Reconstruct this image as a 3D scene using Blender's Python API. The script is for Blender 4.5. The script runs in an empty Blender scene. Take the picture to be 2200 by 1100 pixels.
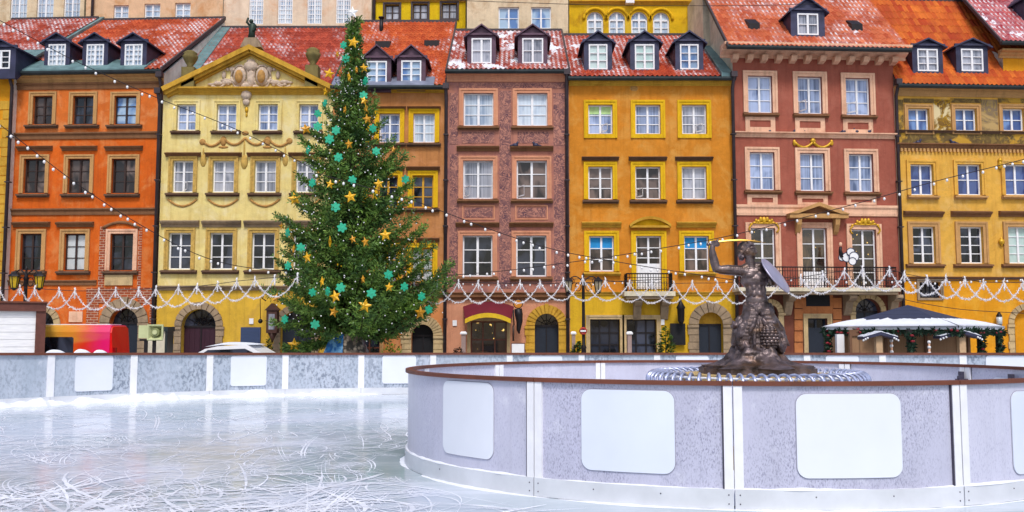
import bpy, bmesh, math, random
from math import sin, cos, tan, pi, radians, sqrt, atan2
from mathutils import Vector, Matrix, noise as mnoise

# ------------------------------------------------------------------ camera, sky, sun, exposure
S = bpy.context.scene
COL = S.collection
F, CX, CY, EYE, PITCH = 2000.0, 1100.0, 550.0, 1.58, math.atan(168 / 2000)
cam_data = bpy.data.cameras.new('camera')
cam = bpy.data.objects.new('camera', cam_data)
COL.objects.link(cam)
cam.location = (0, 0, EYE)
cam.rotation_euler = (pi / 2 + PITCH, 0, 0)
cam_data.sensor_width = 36
cam_data.lens = F / 2200 * 36
cam_data.clip_end = 500
S.camera = cam

SUN_EL, SUN_AZ = radians(54), radians(174)          # azimuth measured from +Y towards +X: behind the viewer
W = bpy.data.worlds.new('World')
S.world = W
W.use_nodes = True
wn = W.node_tree.nodes
sky = wn.new('ShaderNodeTexSky')
sky.sky_type = 'NISHITA'
sky.sun_disc = False
sky.sun_elevation = SUN_EL
sky.sun_rotation = SUN_AZ
sky.air_density = 1.0
sky.dust_density = 3.0
sky.ozone_density = 1.0
wn['Background'].inputs[1].default_value = 0.115
W.node_tree.links.new(sky.outputs[0], wn['Background'].inputs[0])
sd = bpy.data.lights.new('sun', 'SUN')
sun = bpy.data.objects.new('sun', sd)
COL.objects.link(sun)
sd.energy = 1.5
sd.angle = radians(11)
sd.color = (1.0, 0.985, 0.96)
sdir = Vector((sin(SUN_AZ) * cos(SUN_EL), cos(SUN_AZ) * cos(SUN_EL), sin(SUN_EL)))
sun.rotation_euler = (-sdir).to_track_quat('-Z', 'Y').to_euler()
sun.location = (0, -20, 30)
S.view_settings.view_transform = 'Standard'
S.view_settings.look = 'None'
S.view_settings.gamma = 1
S.view_settings.exposure = 0.44

# ------------------------------------------------------------------ measuring: pixels of the photograph to points in the place
def ray(u, v):
    t = (CY - v) / F
    return Vector(((u - CX) / F, cos(PITCH) - t * sin(PITCH), sin(PITCH) + t * cos(PITCH)))
def at(u, v, Y):
    d = ray(u, v)
    s = Y / d.y
    return Vector((d.x * s, Y, EYE + d.z * s))

# ------------------------------------------------------------------ mesh and object helpers
class MB:
    def __init__(s):
        s.v = []; s.f = []; s.sm = []; s.mi = []; s.m = 0
    def add(s, vs, fs, smooth=False):
        o = len(s.v)
        s.v += [tuple(p) for p in vs]
        for f in fs:
            s.f.append(tuple(i + o for i in f)); s.sm.append(smooth); s.mi.append(s.m)
        return s
    def quad(s, a, b, c, d):
        return s.add([a, b, c, d], [(0, 1, 2, 3)])
    def poly(s, pts):
        return s.add(pts, [tuple(range(len(pts)))])
    def box(s, x0, x1, y0, y1, z0, z1):
        return s.add([(x0, y0, z0), (x1, y0, z0), (x1, y1, z0), (x0, y1, z0), (x0, y0, z1), (x1, y0, z1), (x1, y1, z1), (x0, y1, z1)],
                     [(0, 1, 5, 4), (1, 2, 6, 5), (2, 3, 7, 6), (3, 0, 4, 7), (4, 5, 6, 7), (3, 2, 1, 0)])
    def prism_y(s, pts, y0, y1):                     # outline in (x, z), extruded along y
        n = len(pts)
        vs = [(x, y0, z) for x, z in pts] + [(x, y1, z) for x, z in pts]
        return s.add(vs, [tuple(range(n)), tuple(range(2 * n - 1, n - 1, -1))] + [(i, n + i, n + (i + 1) % n, (i + 1) % n) for i in range(n)])
    def prism_x(s, pts, x0, x1):                     # outline in (y, z), extruded along x
        n = len(pts)
        vs = [(x0, y, z) for y, z in pts] + [(x1, y, z) for y, z in pts]
        return s.add(vs, [tuple(range(n - 1, -1, -1)), tuple(range(n, 2 * n))] + [(i, (i + 1) % n, n + (i + 1) % n, n + i) for i in range(n)])
    def prism_z(s, pts, z0, z1):
        n = len(pts)
        vs = [(x, y, z0) for x, y in pts] + [(x, y, z1) for x, y in pts]
        return s.add(vs, [tuple(range(n - 1, -1, -1)), tuple(range(n, 2 * n))] + [(i, (i + 1) % n, n + (i + 1) % n, n + i) for i in range(n)])
    def tube(s, pts, r, n=6, cap=True, closed=False):
        pts = [Vector(p) for p in pts]
        rs = r if isinstance(r, (list, tuple)) else [r] * len(pts)
        N = len(pts); vs = []; fs = []
        for i, p in enumerate(pts):
            a = pts[i - 1] if (i > 0 or closed) else p
            b = pts[(i + 1) % N] if (i < N - 1 or closed) else p
            t = (b - a)
            t = t.normalized() if t.length > 1e-9 else Vector((0, 0, 1))
            up = Vector((0, 0, 1)) if abs(t.z) < .9 else Vector((0, 1, 0))
            e1 = t.cross(up).normalized(); e2 = e1.cross(t)
            for k in range(n):
                A = 2 * pi * k / n
                vs.append(p + (e1 * cos(A) + e2 * sin(A)) * rs[i])
        for i in range(N if closed else N - 1):
            j = (i + 1) % N
            for k in range(n):
                fs.append((i * n + k, i * n + (k + 1) % n, j * n + (k + 1) % n, j * n + k))
        if cap and not closed:
            fs.append(tuple(range(n - 1, -1, -1))); fs.append(tuple((N - 1) * n + k for k in range(n)))
        return s.add(vs, fs, n > 4)
    def lathe(s, prof, n=16, c=(0, 0, 0), a0=0, sx=1, sy=1, smooth=True):   # profile of (radius, z)
        vs = []; fs = []
        for r, z in prof:
            for k in range(n):
                A = a0 + 2 * pi * k / n
                vs.append((c[0] + r * cos(A) * sx, c[1] + r * sin(A) * sy, c[2] + z))
        for i in range(len(prof) - 1):
            for k in range(n):
                fs.append((i * n + k, i * n + (k + 1) % n, (i + 1) * n + (k + 1) % n, (i + 1) * n + k))
        fs.append(tuple(range(n - 1, -1, -1))); fs.append(tuple((len(prof) - 1) * n + k for k in range(n)))
        return s.add(vs, fs, smooth)
    def ball(s, c, r, seg=8, rings=5):
        if not isinstance(r, (list, tuple)): r = (r, r, r)
        vs = [(c[0], c[1], c[2] + r[2])]; fs = []
        for i in range(1, rings):
            B = pi * i / rings
            for k in range(seg):
                A = 2 * pi * k / seg
                vs.append((c[0] + r[0] * sin(B) * cos(A), c[1] + r[1] * sin(B) * sin(A), c[2] + r[2] * cos(B)))
        vs.append((c[0], c[1], c[2] - r[2]))
        for k in range(seg):
            fs.append((0, 1 + k, 1 + (k + 1) % seg))
            for i in range(rings - 2):
                a = 1 + i * seg
                fs.append((a + k, a + seg + k, a + seg + (k + 1) % seg, a + (k + 1) % seg))
            a = 1 + (rings - 2) * seg
            fs.append((a + k, len(vs) - 1, a + (k + 1) % seg))
        return s.add(vs, fs, True)
    def build(s, name, mat, parent=None, loc=None):
        me = bpy.data.meshes.new(name)
        me.from_pydata(s.v, [], s.f)
        mats = mat if isinstance(mat, (list, tuple)) else [mat]
        for m in mats: me.materials.append(m)
        me.polygons.foreach_set('use_smooth', s.sm)
        me.polygons.foreach_set('material_index', s.mi)
        me.update()
        o = bpy.data.objects.new(name, me)
        COL.objects.link(o)
        if parent is not None: o.parent = parent
        if loc is not None: o.location = loc
        return o
def tag(o, label=None, cat=None, group=None, kind=None):
    if label: o['label'] = label
    if cat: o['category'] = cat
    if group: o['group'] = group
    if kind: o['kind'] = kind
    return o
def thing(name, label, cat, loc=(0, 0, 0), rz=0, group=None):
    o = bpy.data.objects.new(name, None)
    COL.objects.link(o)
    o.empty_display_size = .2
    o.location = loc; o.rotation_euler = (0, 0, rz)
    return tag(o, label, cat, group)
def dup(o, parent=None):
    c = o.copy(); COL.objects.link(c)
    if parent is not None: c.parent = parent
    for ch in list(o.children): dup(ch, c)
    return c

# ------------------------------------------------------------------ materials
def lin(h):
    h = h.lstrip('#')
    c = [int(h[i:i + 2], 16) / 255 for i in (0, 2, 4)]
    return tuple(x / 12.92 if x <= .04045 else ((x + .055) / 1.055) ** 2.4 for x in c)
ALB = 0.86
def C(h, k=1.0):
    c = lin(h); g_ = .3 * c[0] + .59 * c[1] + .11 * c[2]
    return tuple(min(.9, (x + (g_ - x) * .0) * ALB * k) for x in c) + (1,)
class NT:
    def __init__(s, name):
        s.mat = bpy.data.materials.new(name); s.mat.use_nodes = True
        s.t = s.mat.node_tree; s.b = s.t.nodes['Principled BSDF']
    def n(s, typ, **kw):
        nd = s.t.nodes.new('ShaderNode' + typ)
        for k, v in kw.items():
            if hasattr(nd, k) and k not in nd.inputs.keys(): setattr(nd, k, v)
            else: s.set(nd.inputs[k], v)
        return nd
    def set(s, inp, v):
        if isinstance(v, bpy.types.NodeSocket): s.t.links.new(v, inp)
        else: inp.default_value = v
    def obj(s): return s.n('TexCoord').outputs['Object']
    def map(s, vec, sc=(1, 1, 1), loc=(0, 0, 0), rot=(0, 0, 0)):
        m = s.n('Mapping')
        s.set(m.inputs['Vector'], vec); m.inputs['Scale'].default_value = sc; m.inputs['Location'].default_value = loc; m.inputs['Rotation'].default_value = rot
        return m.outputs[0]
    def noise(s, vec, scale, detail=4, rough=.55, dist=0):
        m = s.n('TexNoise'); s.set(m.inputs['Vector'], vec)
        m.inputs['Scale'].default_value = scale; m.inputs['Detail'].default_value = detail; m.inputs['Roughness'].default_value = rough; m.inputs['Distortion'].default_value = dist
        return m.outputs['Fac']
    def ramp(s, fac, a, b, ca=(0, 0, 0, 1), cb=(1, 1, 1, 1)):
        r = s.n('ValToRGB'); s.set(r.inputs[0], fac)
        r.color_ramp.elements[0].position = a; r.color_ramp.elements[0].color = ca
        r.color_ramp.elements[1].position = b; r.color_ramp.elements[1].color = cb
        return r.outputs[0]
    def mix(s, fac, a, b, mode='MIX'):
        m = s.n('MixRGB'); m.blend_type = mode
        s.set(m.inputs[0], fac); s.set(m.inputs[1], a); s.set(m.inputs[2], b)
        return m.outputs[0]
    def math(s, op, a, b=0.0):
        m = s.n('Math'); m.operation = op
        s.set(m.inputs[0], a); s.set(m.inputs[1], b)
        return m.outputs[0]
    def bump(s, h, strength=.3, dist=.02):
        b = s.n('Bump'); s.set(b.inputs['Height'], h); b.inputs['Strength'].default_value = strength; b.inputs['Distance'].default_value = dist
        s.set(s.b.inputs['Normal'], b.outputs[0])
    def out(s, col, rough=.8, metal=0, spec=.4):
        s.set(s.b.inputs['Base Color'], col); s.set(s.b.inputs['Roughness'], rough)
        s.b.inputs['Metallic'].default_value = metal; s.b.inputs['Specular IOR Level'].default_value = spec
        return s.mat
def sc(c, k): return tuple(min(.9, x * k) for x in c[:3]) + (1,)
def plain(name, c, rough=.6, metal=0, spec=.4, var=.12, scale=6, bump=0, bscale=40):
    t = NT(name); o = t.obj()
    col = t.mix(t.ramp(t.noise(o, scale), .3, .7), sc(c, 1 - var), sc(c, 1 + var))
    if bump: t.bump(t.noise(o, bscale), bump, .01)
    return t.out(col, rough, metal, spec)
def plaster(name, c, patch=None, dirt=None, var=.16, amt=.5, seed=0):
    t = NT(name); o = t.map(t.obj(), loc=(seed * 3.7, 0, seed * 1.9)); var *= 1.25
    n1 = t.ramp(t.noise(o, .5, 6, .62), .36, .64)
    n2 = t.ramp(t.noise(o, 3.2, 6, .7), .3, .7)
    col = t.mix(n1, sc(c, 1 - var), sc(c, 1 + var * .8))
    col = t.mix(.5, col, t.mix(n2, sc(c, 1 - var * 1.4), sc(c, 1 + var)))
    if patch:                                                     # older coats of paint showing through
        m = t.ramp(t.noise(t.map(o, loc=(9, 2, 4)), 1.1, 8, .68, .5), .5, .64)
        col = t.mix(t.math('MULTIPLY', m, min(.95, amt * 1.3)), col, patch)
    st = t.ramp(t.noise(t.map(o, sc=(3.2, 1, .2)), 1.3, 6, .68), .5, .76)      # rain streaks
    col = t.mix(t.math('MULTIPLY', st, .75), col, dirt or sc(c, .55))
    bl = t.ramp(t.noise(t.map(o, loc=(1, 7, 2)), .9, 8, .75, .6), .5, .66)
    col = t.mix(t.math('MULTIPLY', bl, .45), col, sc(c, 1.3))
    ck = t.ramp(t.math('ABSOLUTE', t.math('SUBTRACT', t.noise(t.map(o, loc=(6, 1, 9)), 1.2, 7, .7, .3), .5)), .0, .006, (1, 1, 1, 1), (0, 0, 0, 1))
    cm = t.ramp(t.noise(o, .8, 3), .52, .6)
    col = t.mix(t.math('MULTIPLY', t.math('MULTIPLY', ck, cm), .6), col, sc(c, .4))
    sp = t.ramp(t.noise(t.map(o, loc=(3, 8, 1)), 7, 4, .6), .64, .72)
    col = t.mix(t.math('MULTIPLY', sp, .35), col, sc(c, 1.4))
    t.bump(t.math('ADD', t.noise(o, 30, 5), t.math('MULTIPLY', t.noise(o, 3), 1.5)), .4, .03)
    return t.out(col, .92, 0, .2)
def tiles(name, c1, c2, snow=.0, snow_lo=.5, seed=0, dark=None):
    t = NT(name); o = t.obj(); uv = t.n('TexCoord').outputs['UV']        # u counts tile columns, v counts tile rows
    sep = t.n('SeparateXYZ'); t.set(sep.inputs[0], uv)
    cb = t.n('CombineXYZ'); t.set(cb.inputs[0], t.math('FLOOR', sep.outputs[0])); t.set(cb.inputs[1], t.math('FLOOR', sep.outputs[1])); cb.inputs[2].default_value = seed
    wnz = t.n('TexWhiteNoise'); t.set(wnz.inputs['Vector'], cb.outputs[0])
    col = t.mix(wnz.outputs['Value'], c1, c2)
    big = t.ramp(t.noise(t.map(o, loc=(seed, 0, 0)), .8, 5, .6), .35, .65)
    col = t.mix(t.math('MULTIPLY', big, .5), col, dark or sc(c1, .6))
    fl = t.ramp(t.noise(o, 6, 4, .7), .48, .72)
    col = t.mix(t.math('MULTIPLY', fl, .4), col, sc(c2, .4))
    if snow > 0:
        # a dab of snow on each tile where the flow slows, and patches of deeper snow
        fu, fv = t.math('FRACT', sep.outputs[0]), t.math('FRACT', sep.outputs[1])
        dab = t.math('MULTIPLY', t.ramp(fv, .5, .75), t.ramp(t.math('ABSOLUTE', t.math('SUBTRACT', fu, .72)), .16, .32, (1, 1, 1, 1), (0, 0, 0, 1)))
        reg = t.ramp(t.noise(t.map(o, sc=(1, .6, 1), loc=(seed * 2.3, 1, 0)), .55, 6, .65), snow_lo, snow_lo + .16)
        deep = t.ramp(t.noise(t.map(o, sc=(1, .45, 1), loc=(seed * 5.1, 4, 0)), 1.3, 6, .6), .72 - snow * .3, .75 - snow * .3)
        m1 = t.math('MULTIPLY', t.math('MULTIPLY', dab, reg), t.ramp(wnz.outputs['Value'], .1, .3))
        soft = t.math('MULTIPLY', t.math('MULTIPLY', t.ramp(t.noise(o, 2.4, 6, .7), .42, .7), reg), .3)
        col = t.mix(t.math('MAXIMUM', soft, t.math('MAXIMUM', t.math('MULTIPLY', m1, .85), t.math('MULTIPLY', deep, reg))), col, (.74, .75, .8, 1))
    t.bump(t.noise(o, 25, 4), .3, .02)
    return t.out(col, .8, 0, .25)
def glass(name, c1, c2, spec=.9, fold=False, emit=None):
    t = NT(name); oi = t.n('ObjectInfo'); o = t.obj()
    ad = t.n('VectorMath', operation='ADD'); t.set(ad.inputs[0], o)
    cb = t.n('CombineXYZ'); t.set(cb.inputs[0], t.math('MULTIPLY', oi.outputs['Random'], 37.0)); t.set(cb.inputs[2], t.math('MULTIPLY', oi.outputs['Random'], 91.0))
    t.set(ad.inputs[1], cb.outputs[0]); p = ad.outputs[0]
    f = t.ramp(t.noise(t.map(p, sc=(1.2, 1, .7)), 1.4, 2, .45, .5), .43, .57)
    col = t.mix(f, c1, c2)
    r2 = t.math('MULTIPLY', t.ramp(t.math('FRACT', t.math('MULTIPLY', oi.outputs['Random'], 7.3)), .3, .9), .55)
    col = t.mix(r2, col, sc(c1, .55))
    if fold:
        w = t.ramp(t.noise(t.map(p, sc=(9, 1, .15)), 1.5, 2), .4, .6)
        col = t.mix(t.math('MULTIPLY', w, .5), col, sc(c2, 1.25))
    t.bump(t.noise(p, 1.4, 1), .12, .03)
    t.out(col, .06, 0, spec)
    if emit:
        e = t.ramp(t.noise(t.map(p, sc=(1, 1, 1)), 6.5, 2, .4), .7, .76)
        t.set(t.b.inputs['Emission Color'], emit); t.set(t.b.inputs['Emission Strength'], t.math('MULTIPLY', e, 1.2))
    return t.mat
def ornate(name, c1, c2, scale=5, th=.5, c3=None, w=.07):      # scrolling sgraffito: bands of a warped noise
    t = NT(name); o = t.obj()
    f = t.noise(t.map(o, sc=(1, .2, 1)), scale, 2, .5, 1.6)
    m = t.ramp(t.math('ABSOLUTE', t.math('SUBTRACT', t.math('FRACT', t.math('MULTIPLY', f, 5.0)), .5)), .13, .13 + w)
    wear = t.ramp(t.noise(o, 2.2, 5, .6), .3, .62)
    col = t.mix(t.math('MULTIPLY', m, t.math('ADD', t.math('MULTIPLY', wear, .6), .3)), c1, c2)
    if c3:
        col = t.mix(t.ramp(t.noise(t.map(o, loc=(5, 5, 5)), scale * .6, 4, .6, .8), .52, .6), col, c3)
    t.bump(f, .3, .02)
    return t.out(col, .9, 0, .2)
def bricks(name, c1, c2, mortar, sx=1):
    t = NT(name); o = t.obj()
    b = t.n('TexBrick'); t.set(b.inputs['Vector'], t.map(o, rot=(pi / 2, 0, 0)))
    t.set(b.inputs['Color1'], c1); t.set(b.inputs['Color2'], c2); t.set(b.inputs['Mortar'], mortar)
    b.inputs['Scale'].default_value = 1; b.inputs['Brick Width'].default_value = .29 * sx; b.inputs['Row Height'].default_value = .11; b.inputs['Mortar Size'].default_value = .013; b.inputs['Bias'].default_value = -.1
    col = t.mix(t.math('MULTIPLY', t.ramp(t.noise(o, 3, 5, .6), .4, .7), .5), b.outputs[0], sc(c1, .5))
    t.bump(b.outputs['Fac'], -.4, .02)
    return t.out(col, .9, 0, .2)
def siding(name, c, period, dark=.45, axis=2, rough=.5):
    t = NT(name); o = t.obj()
    sep = t.n('SeparateXYZ'); t.set(sep.inputs[0], o)
    fr = t.math('FRACT', t.math('DIVIDE', sep.outputs[axis], period))
    ln = t.ramp(fr, .0, .07)
    g = t.ramp(t.noise(t.map(o, sc=(1, 1, 8) if axis == 2 else (8, 1, 1)), 3, 4), .3, .7)
    col = t.mix(g, sc(c, .88), sc(c, 1.08))
    col = t.mix(ln, sc(c, dark), col)
    t.bump(ln, .5, .02)
    return t.out(col, rough, 0, .3)

M = {}
def setup_materials():
    g = M
    g['white'] = plain('white_paint', (.80, .80, .82, 1), .45, var=.06)
    g['whited'] = plain('white_weathered_paint', (.70, .70, .72, 1), .5, var=.12)
    g['brownframe'] = plain('dark_brown_paint', C('3a2620'), .5)
    g['yframe'] = plain('yellow_paint', C('d9a021'), .55)
    g['redbrown'] = plain('red_brown_paint', C('6e3a28'), .5)
    g['reveal'] = plain('reveal_dark', C('7a6a58'), .9)
    g['tan'] = plaster('tan_stone', C('c99a63'), var=.12)
    g['tandark'] = plaster('brown_stone', C('8a6244'), var=.14)
    g['sillgrey'] = plaster('weathered_sill', C('6f5544'), var=.2)
    g['stone'] = plaster('grey_sandstone', C('a58f75'), C('6d6055'), var=.2)
    g['stonel'] = plaster('pale_sandstone', C('cdb284'), C('94816a'), var=.16)
    g['stoney'] = plaster('yellow_painted_stone', C('d2a33c'), C('b07a22'), var=.16)
    g['yellowtrim'] = plaster('yellow_trim', C('e8b81f'), var=.1)
    g['pinktrim'] = plaster('pink_stone_trim', C('f0bf9f'), C('cf9678'), var=.08)
    g['cream'] = plaster('cream_plaster', C('e6dbc0'), C('b9ab8c'), var=.08)
    g['whitewall'] = plaster('white_plaster', C('efe9e0'), C('cbbfae'), var=.06)
    g['copper'] = plain('green_copper', C('6f8f92'), .55, .2, .4, .3, 2.5)
    g['slate'] = plain('dark_zinc', C('3c3d57'), .5, .35, .5, .35, 2.2)
    g['zincp'] = plain('purple_zinc', C('5b4152'), .5, .3, .5, .3, 2.2)
    g['zincl'] = plain('light_zinc', C('8a90a6'), .5, .3, .5, .25, 2.2)
    g['gutter'] = plain('gutter_metal', C('2a3336'), .45, .3, .5, .3, 3)
    g['pipe'] = plain('drainpipe_metal', C('40353a'), .5, .3, .5, .3, 3)
    g['iron'] = plain('black_iron', C('221c20'), .5, .4, .5, .2)
    g['verge'] = plain('verge_flashing', C('4a4044'), .6, .2)
    g['doordark'] = plain('dark_blue_door', C('1b2433'), .5)
    g['doorwine'] = siding('wine_red_door_boards', C('3b1d2c'), .22, .5, 0)
    g['doorblue'] = siding('blue_grey_door', C('3b4a6c'), 1.1, .5, 2)
    g['black'] = plain('dark_interior', C('15161c'), .8)
    g['g_dark'] = glass('dark_window_glass', C('14181f'), C('4a5062'), spec=.5)
    g['g_brown'] = glass('brown_window_glass', C('2c2422'), C('7c6a62'), spec=.5)
    g['g_grey'] = glass('grey_curtained_glass', C('666c7c'), C('b4b6c2'), fold=True)
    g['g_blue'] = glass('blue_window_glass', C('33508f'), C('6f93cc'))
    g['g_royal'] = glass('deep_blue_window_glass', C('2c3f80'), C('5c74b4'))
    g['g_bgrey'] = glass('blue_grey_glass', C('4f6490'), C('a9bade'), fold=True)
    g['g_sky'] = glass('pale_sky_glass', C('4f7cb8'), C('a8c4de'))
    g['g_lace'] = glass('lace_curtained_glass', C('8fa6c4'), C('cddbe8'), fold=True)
    g['g_mint'] = glass('pale_mint_blind_glass', C('bcdcd6'), C('d7ebe8'))
    g['g_warm'] = glass('lamplit_dark_glass', C('2c2420'), C('5c4a38'), emit=(1, .62, .16, 1))
    g['g_white'] = glass('white_blind_glass', C('cfd8dc'), C('e8eef0'))
    g['blueblind'] = plain('blue_roller_blind', C('1f92d6'), .7)
    g['greenblind'] = plain('green_roller_blind', C('bfe39a'), .7)
    g['snow'] = plain('snow', (.76, .79, .87, 1), .7, var=.05, scale=5, bump=.4, bscale=14)
    g['cowhite'] = plain('tinsel_white', (.82, .8, .84, 1), .5, var=.1, scale=30)
    g['bulb'] = plain('bulb_white', (.85, .85, .87, 1), .3, var=.03)
    g['cable'] = plain('dark_cable', C('2a2326'), .6)
    g['rim'] = plain('brown_red_rail', C('74402e'), .55, var=.22, scale=3, bump=.2)
setup_materials()
# ------------------------------------------------------------------ the houses round the square
class House:
    def __init__(s, label, uL, uR, vref, Y0, yaw, name='town_house', group='tall painted town houses along the square', anchor=None):
        s.a = radians(yaw); s.t = Vector((cos(s.a), sin(s.a), 0)); s.n = Vector((-sin(s.a), cos(s.a), 0))
        s.P = at(uL if anchor is None else anchor, vref, Y0); s.P.z = 0
        s.root = thing(name, label, 'house', s.P, s.a, group)
        s.x0 = s.p(uL, vref)[0]; s.x1 = s.p(uR, vref)[0]
        s.holes = []; s.roofp = None
    def p(s, u, v, yo=0.0):
        d = ray(u, v); cpos = Vector((0, 0, EYE))
        k = ((s.P - cpos).dot(s.n) + yo) / d.dot(s.n)
        q = cpos + d * k
        return (q - s.P).dot(s.t), q.z
    def rect(s, u0, v0, u1, v1, yo=0.0):
        vm, um = (v0 + v1) / 2, (u0 + u1) / 2
        return s.p(u0, vm, yo)[0], s.p(u1, vm, yo)[0], s.p(um, v1, yo)[1], s.p(um, v0, yo)[1]     # xa xb za zb
    def z(s, v, u=None, yo=0.0):
        return s.p(u if u is not None else CX + 2000 * (s.P.x + (s.x0 + s.x1) / 2) / s.P.y, v, yo)[1]
    def bx(s, name, mat, u0, v0, u1, v1, y0=-.06, y1=.0, parent=None):
        xa, xb, za, zb = s.rect(u0, v0, u1, v1)
        return MB().box(xa, xb, y0, y1, za, zb).build(name, mat, parent or s.root)
    # -------- openings
    def win(s, u0, v0, u1, v1, fr='white', pane='g_grey', cols=2, rows=3, sur=None, sw=9, sill=None, hood=None, blind=None, ajar=None, plaque=None, depth=.13, bar=.035, mull=.085, top_keep=None):
        xa, xb, za, zb = s.rect(u0, v0, u1, v1)
        s.holes.append((xa, xb, za, zb, False))
        w = MB().box(xa, xb, depth + .045, depth + .07, za, zb).build('window', M[pane], s.root)
        b = .06; f = MB(); y0, y1 = depth, depth + .06
        f.box(xa, xa + b, y0, y1, za, zb).box(xb - b, xb, y0, y1, za, zb).box(xa + b, xb - b, y0, y1, za, za + b).box(xa + b, xb - b, y0, y1, zb - b, zb)
        for i in range(1, cols):
            xm = xa + (xb - xa) * i / cols; hw = mull / 2 if cols == 2 or i * 2 == cols else bar / 2
            f.box(xm - hw, xm + hw, y0 - .012, y1, za + b, zb - b)
        for i in range(1, rows):
            zm = za + b + (zb - za - 2 * b) * i / rows
            f.box(xa + b, xb - b, y0 + .012, y1, zm - bar / 2, zm + bar / 2)
        if ajar is not None:                                      # a small casement pane standing open
            k, r = ajar; ww = (xb - xa) / cols
            cx = xa + k * ww + b; cw = ww - 2 * b + .06; cz0 = za + b + .02; cz1 = cz0 + (zb - za - 2 * b) / rows - .05
            c, sn = cos(r), sin(r)
            def P(a, z): return (cx + a * c, y0 - .01 - a * sn, z)
            for a0, a1, q0, q1 in ((0, cw, cz0, cz0 + .05), (0, cw, cz1 - .05, cz1), (0, .05, cz0, cz1), (cw - .05, cw, cz0, cz1)):
                p = [P(a0, q0), P(a1, q0), P(a1, q1), P(a0, q1)]
                q = [(x, y - .04, z) for x, y, z in p]
                f.add(p + q, [(0, 1, 2, 3), (7, 6, 5, 4), (0, 4, 5, 1), (1, 5, 6, 2), (2, 6, 7, 3), (3, 7, 4, 0)])
        f.build('frame', M[fr], w)
        if blind:
            zb2 = zb - b - (zb - za - 2 * b) * blind[1]
            MB().box(xa + b, xb - b, depth + .03, depth + .044, zb2, zb - b).build('roller_blind', M[blind[0]], w)
        m = 1 / 50.
        if sur:
            q = sw * m; t = MB(); y = -.05
            zl = za if sill else za - q
            t.box(xa - q, xa - .002, y, .02, zl, zb + q).box(xb + .002, xb + q, y, .02, zl, zb + q).box(xa - .002, xb + .002, y, .02, zb + .002, zb + q)
            if not sill: t.box(xa - .002, xb + .002, y, .02, zl, za - .002)
            e = q * .35                                            # raised outer fillet
            t.box(xa - q - .02, xa - q + e, y - .03, .018, zl, zb + q + .02).box(xb + q - e, xb + q + .02, y - .03, .018, zl, zb + q + .02).box(xa - q + e, xb + q - e, y - .03, .018, zb + q - e, zb + q + .02)
            t.build('surround', M[sur], w)
        if sill:
            q = sill[1] * m
            MB().prism_x([(-.19, za - .13), (-.19, za - .06), (.12, za - .004), (.12, za - .11), (-.08, za - .2), (-.08, za - .13)], xa - q, xb + q).build('sill', M[sill[0]], w)
        if hood:
            q = hood[1] * m; zt = s.p((u0 + u1) / 2, hood[2])[1]; zl = s.p((u0 + u1) / 2, hood[3])[1]; h = zt - zl
            MB().prism_x([(0, zl), (-.06, zl), (-.09, zl + h * .4), (-.17, zl + h * .55), (-.22, zt - h * .2), (-.24, zt), (.0, zt + .06)], xa - q, xb + q).build('window_hood', M[hood[0]], w)
        return w
    def arch(s, u0, u1, vtop, vbot, ring=None, rw=12, vouss=11, door='doordark', fan='g_dark', vspring=None, blocks=True, key=False, depth=.34, fan_fill=None, jamb=True, joint=.045):
        xa, xb, za, zb = s.rect(u0, vtop, u1, vbot)
        r = (xb - xa) / 2; xc = (xa + xb) / 2; zs = zb - r
        za = 0.0
        s.holes.append((xa, xb, za, zb, True))
        N = 20
        arc = [(xc - r * cos(pi * i / N), zs + r * sin(pi * i / N)) for i in range(N + 1)]
        root = MB().prism_x([(depth, 0), (depth, zs), (depth + .06, zs), (depth + .06, 0)], xa, xb).build('door', M[door], s.root)
        MB().prism_y(arc, depth, depth + .05).build('fanlight', M[fan_fill or fan], root)
        bars = MB()
        bars.box(xa, xb, depth - .05, depth - .002, zs - .05, zs + .03)
        bars.box(xc - .025, xc + .025, depth - .03, depth - .003, 0, zs - .05)
        if not fan_fill:
            for k in range(1, 6):
                A = pi * k / 6
                bars.tube([(xc, depth - .02, zs + .03), (xc + r * .98 * cos(A), depth - .02, zs + r * .98 * sin(A))], .014, 4)
            bars.tube([(xc + r * .45 * cos(pi * i / 10), depth - .02, zs + r * .45 * sin(pi * i / 10)) for i in range(11)], .014, 4)
        bars.build('door_bars', M['iron'], root)
        if ring:
            q = rw / 50.; t = MB()
            for i in range(vouss):
                a0 = pi * i / vouss + joint / 2; a1 = pi * (i + 1) / vouss - joint / 2
                out = q * (1.12 if key and i == vouss // 2 else 1); pj = .11 if key and i == vouss // 2 else .07
                n = 3; pts = [(xc + r * cos(a0 + (a1 - a0) * k / n), zs + r * sin(a0 + (a1 - a0) * k / n)) for k in range(n + 1)]
                pts += [(xc + (r + out) * cos(a1 + (a0 - a1) * k / n), zs + (r + out) * sin(a1 + (a0 - a1) * k / n)) for k in range(n + 1)]
                t.prism_y(pts, -pj, .02)
            bpts = [(xc - (r + .001) * cos(pi * i / N), zs + (r + .001) * sin(pi * i / N)) for i in range(N + 1)] + [(xc + (r + q - .02) * cos(pi * i / N), zs + (r + q - .02) * sin(pi * i / N)) for i in range(N + 1)]
            for i in range(N):
                A0, A1 = pi * i / N, pi * (i + 1) / N
                t.prism_y([(xc + (r + .003) * cos(A0), zs + (r + .003) * sin(A0)), (xc + (r + .003) * cos(A1), zs + (r + .003) * sin(A1)), (xc + (r + q - .02) * cos(A1), zs + (r + q - .02) * sin(A1)), (xc + (r + q - .02) * cos(A0), zs + (r + q - .02) * sin(A0))], -.012, -.002)
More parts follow.
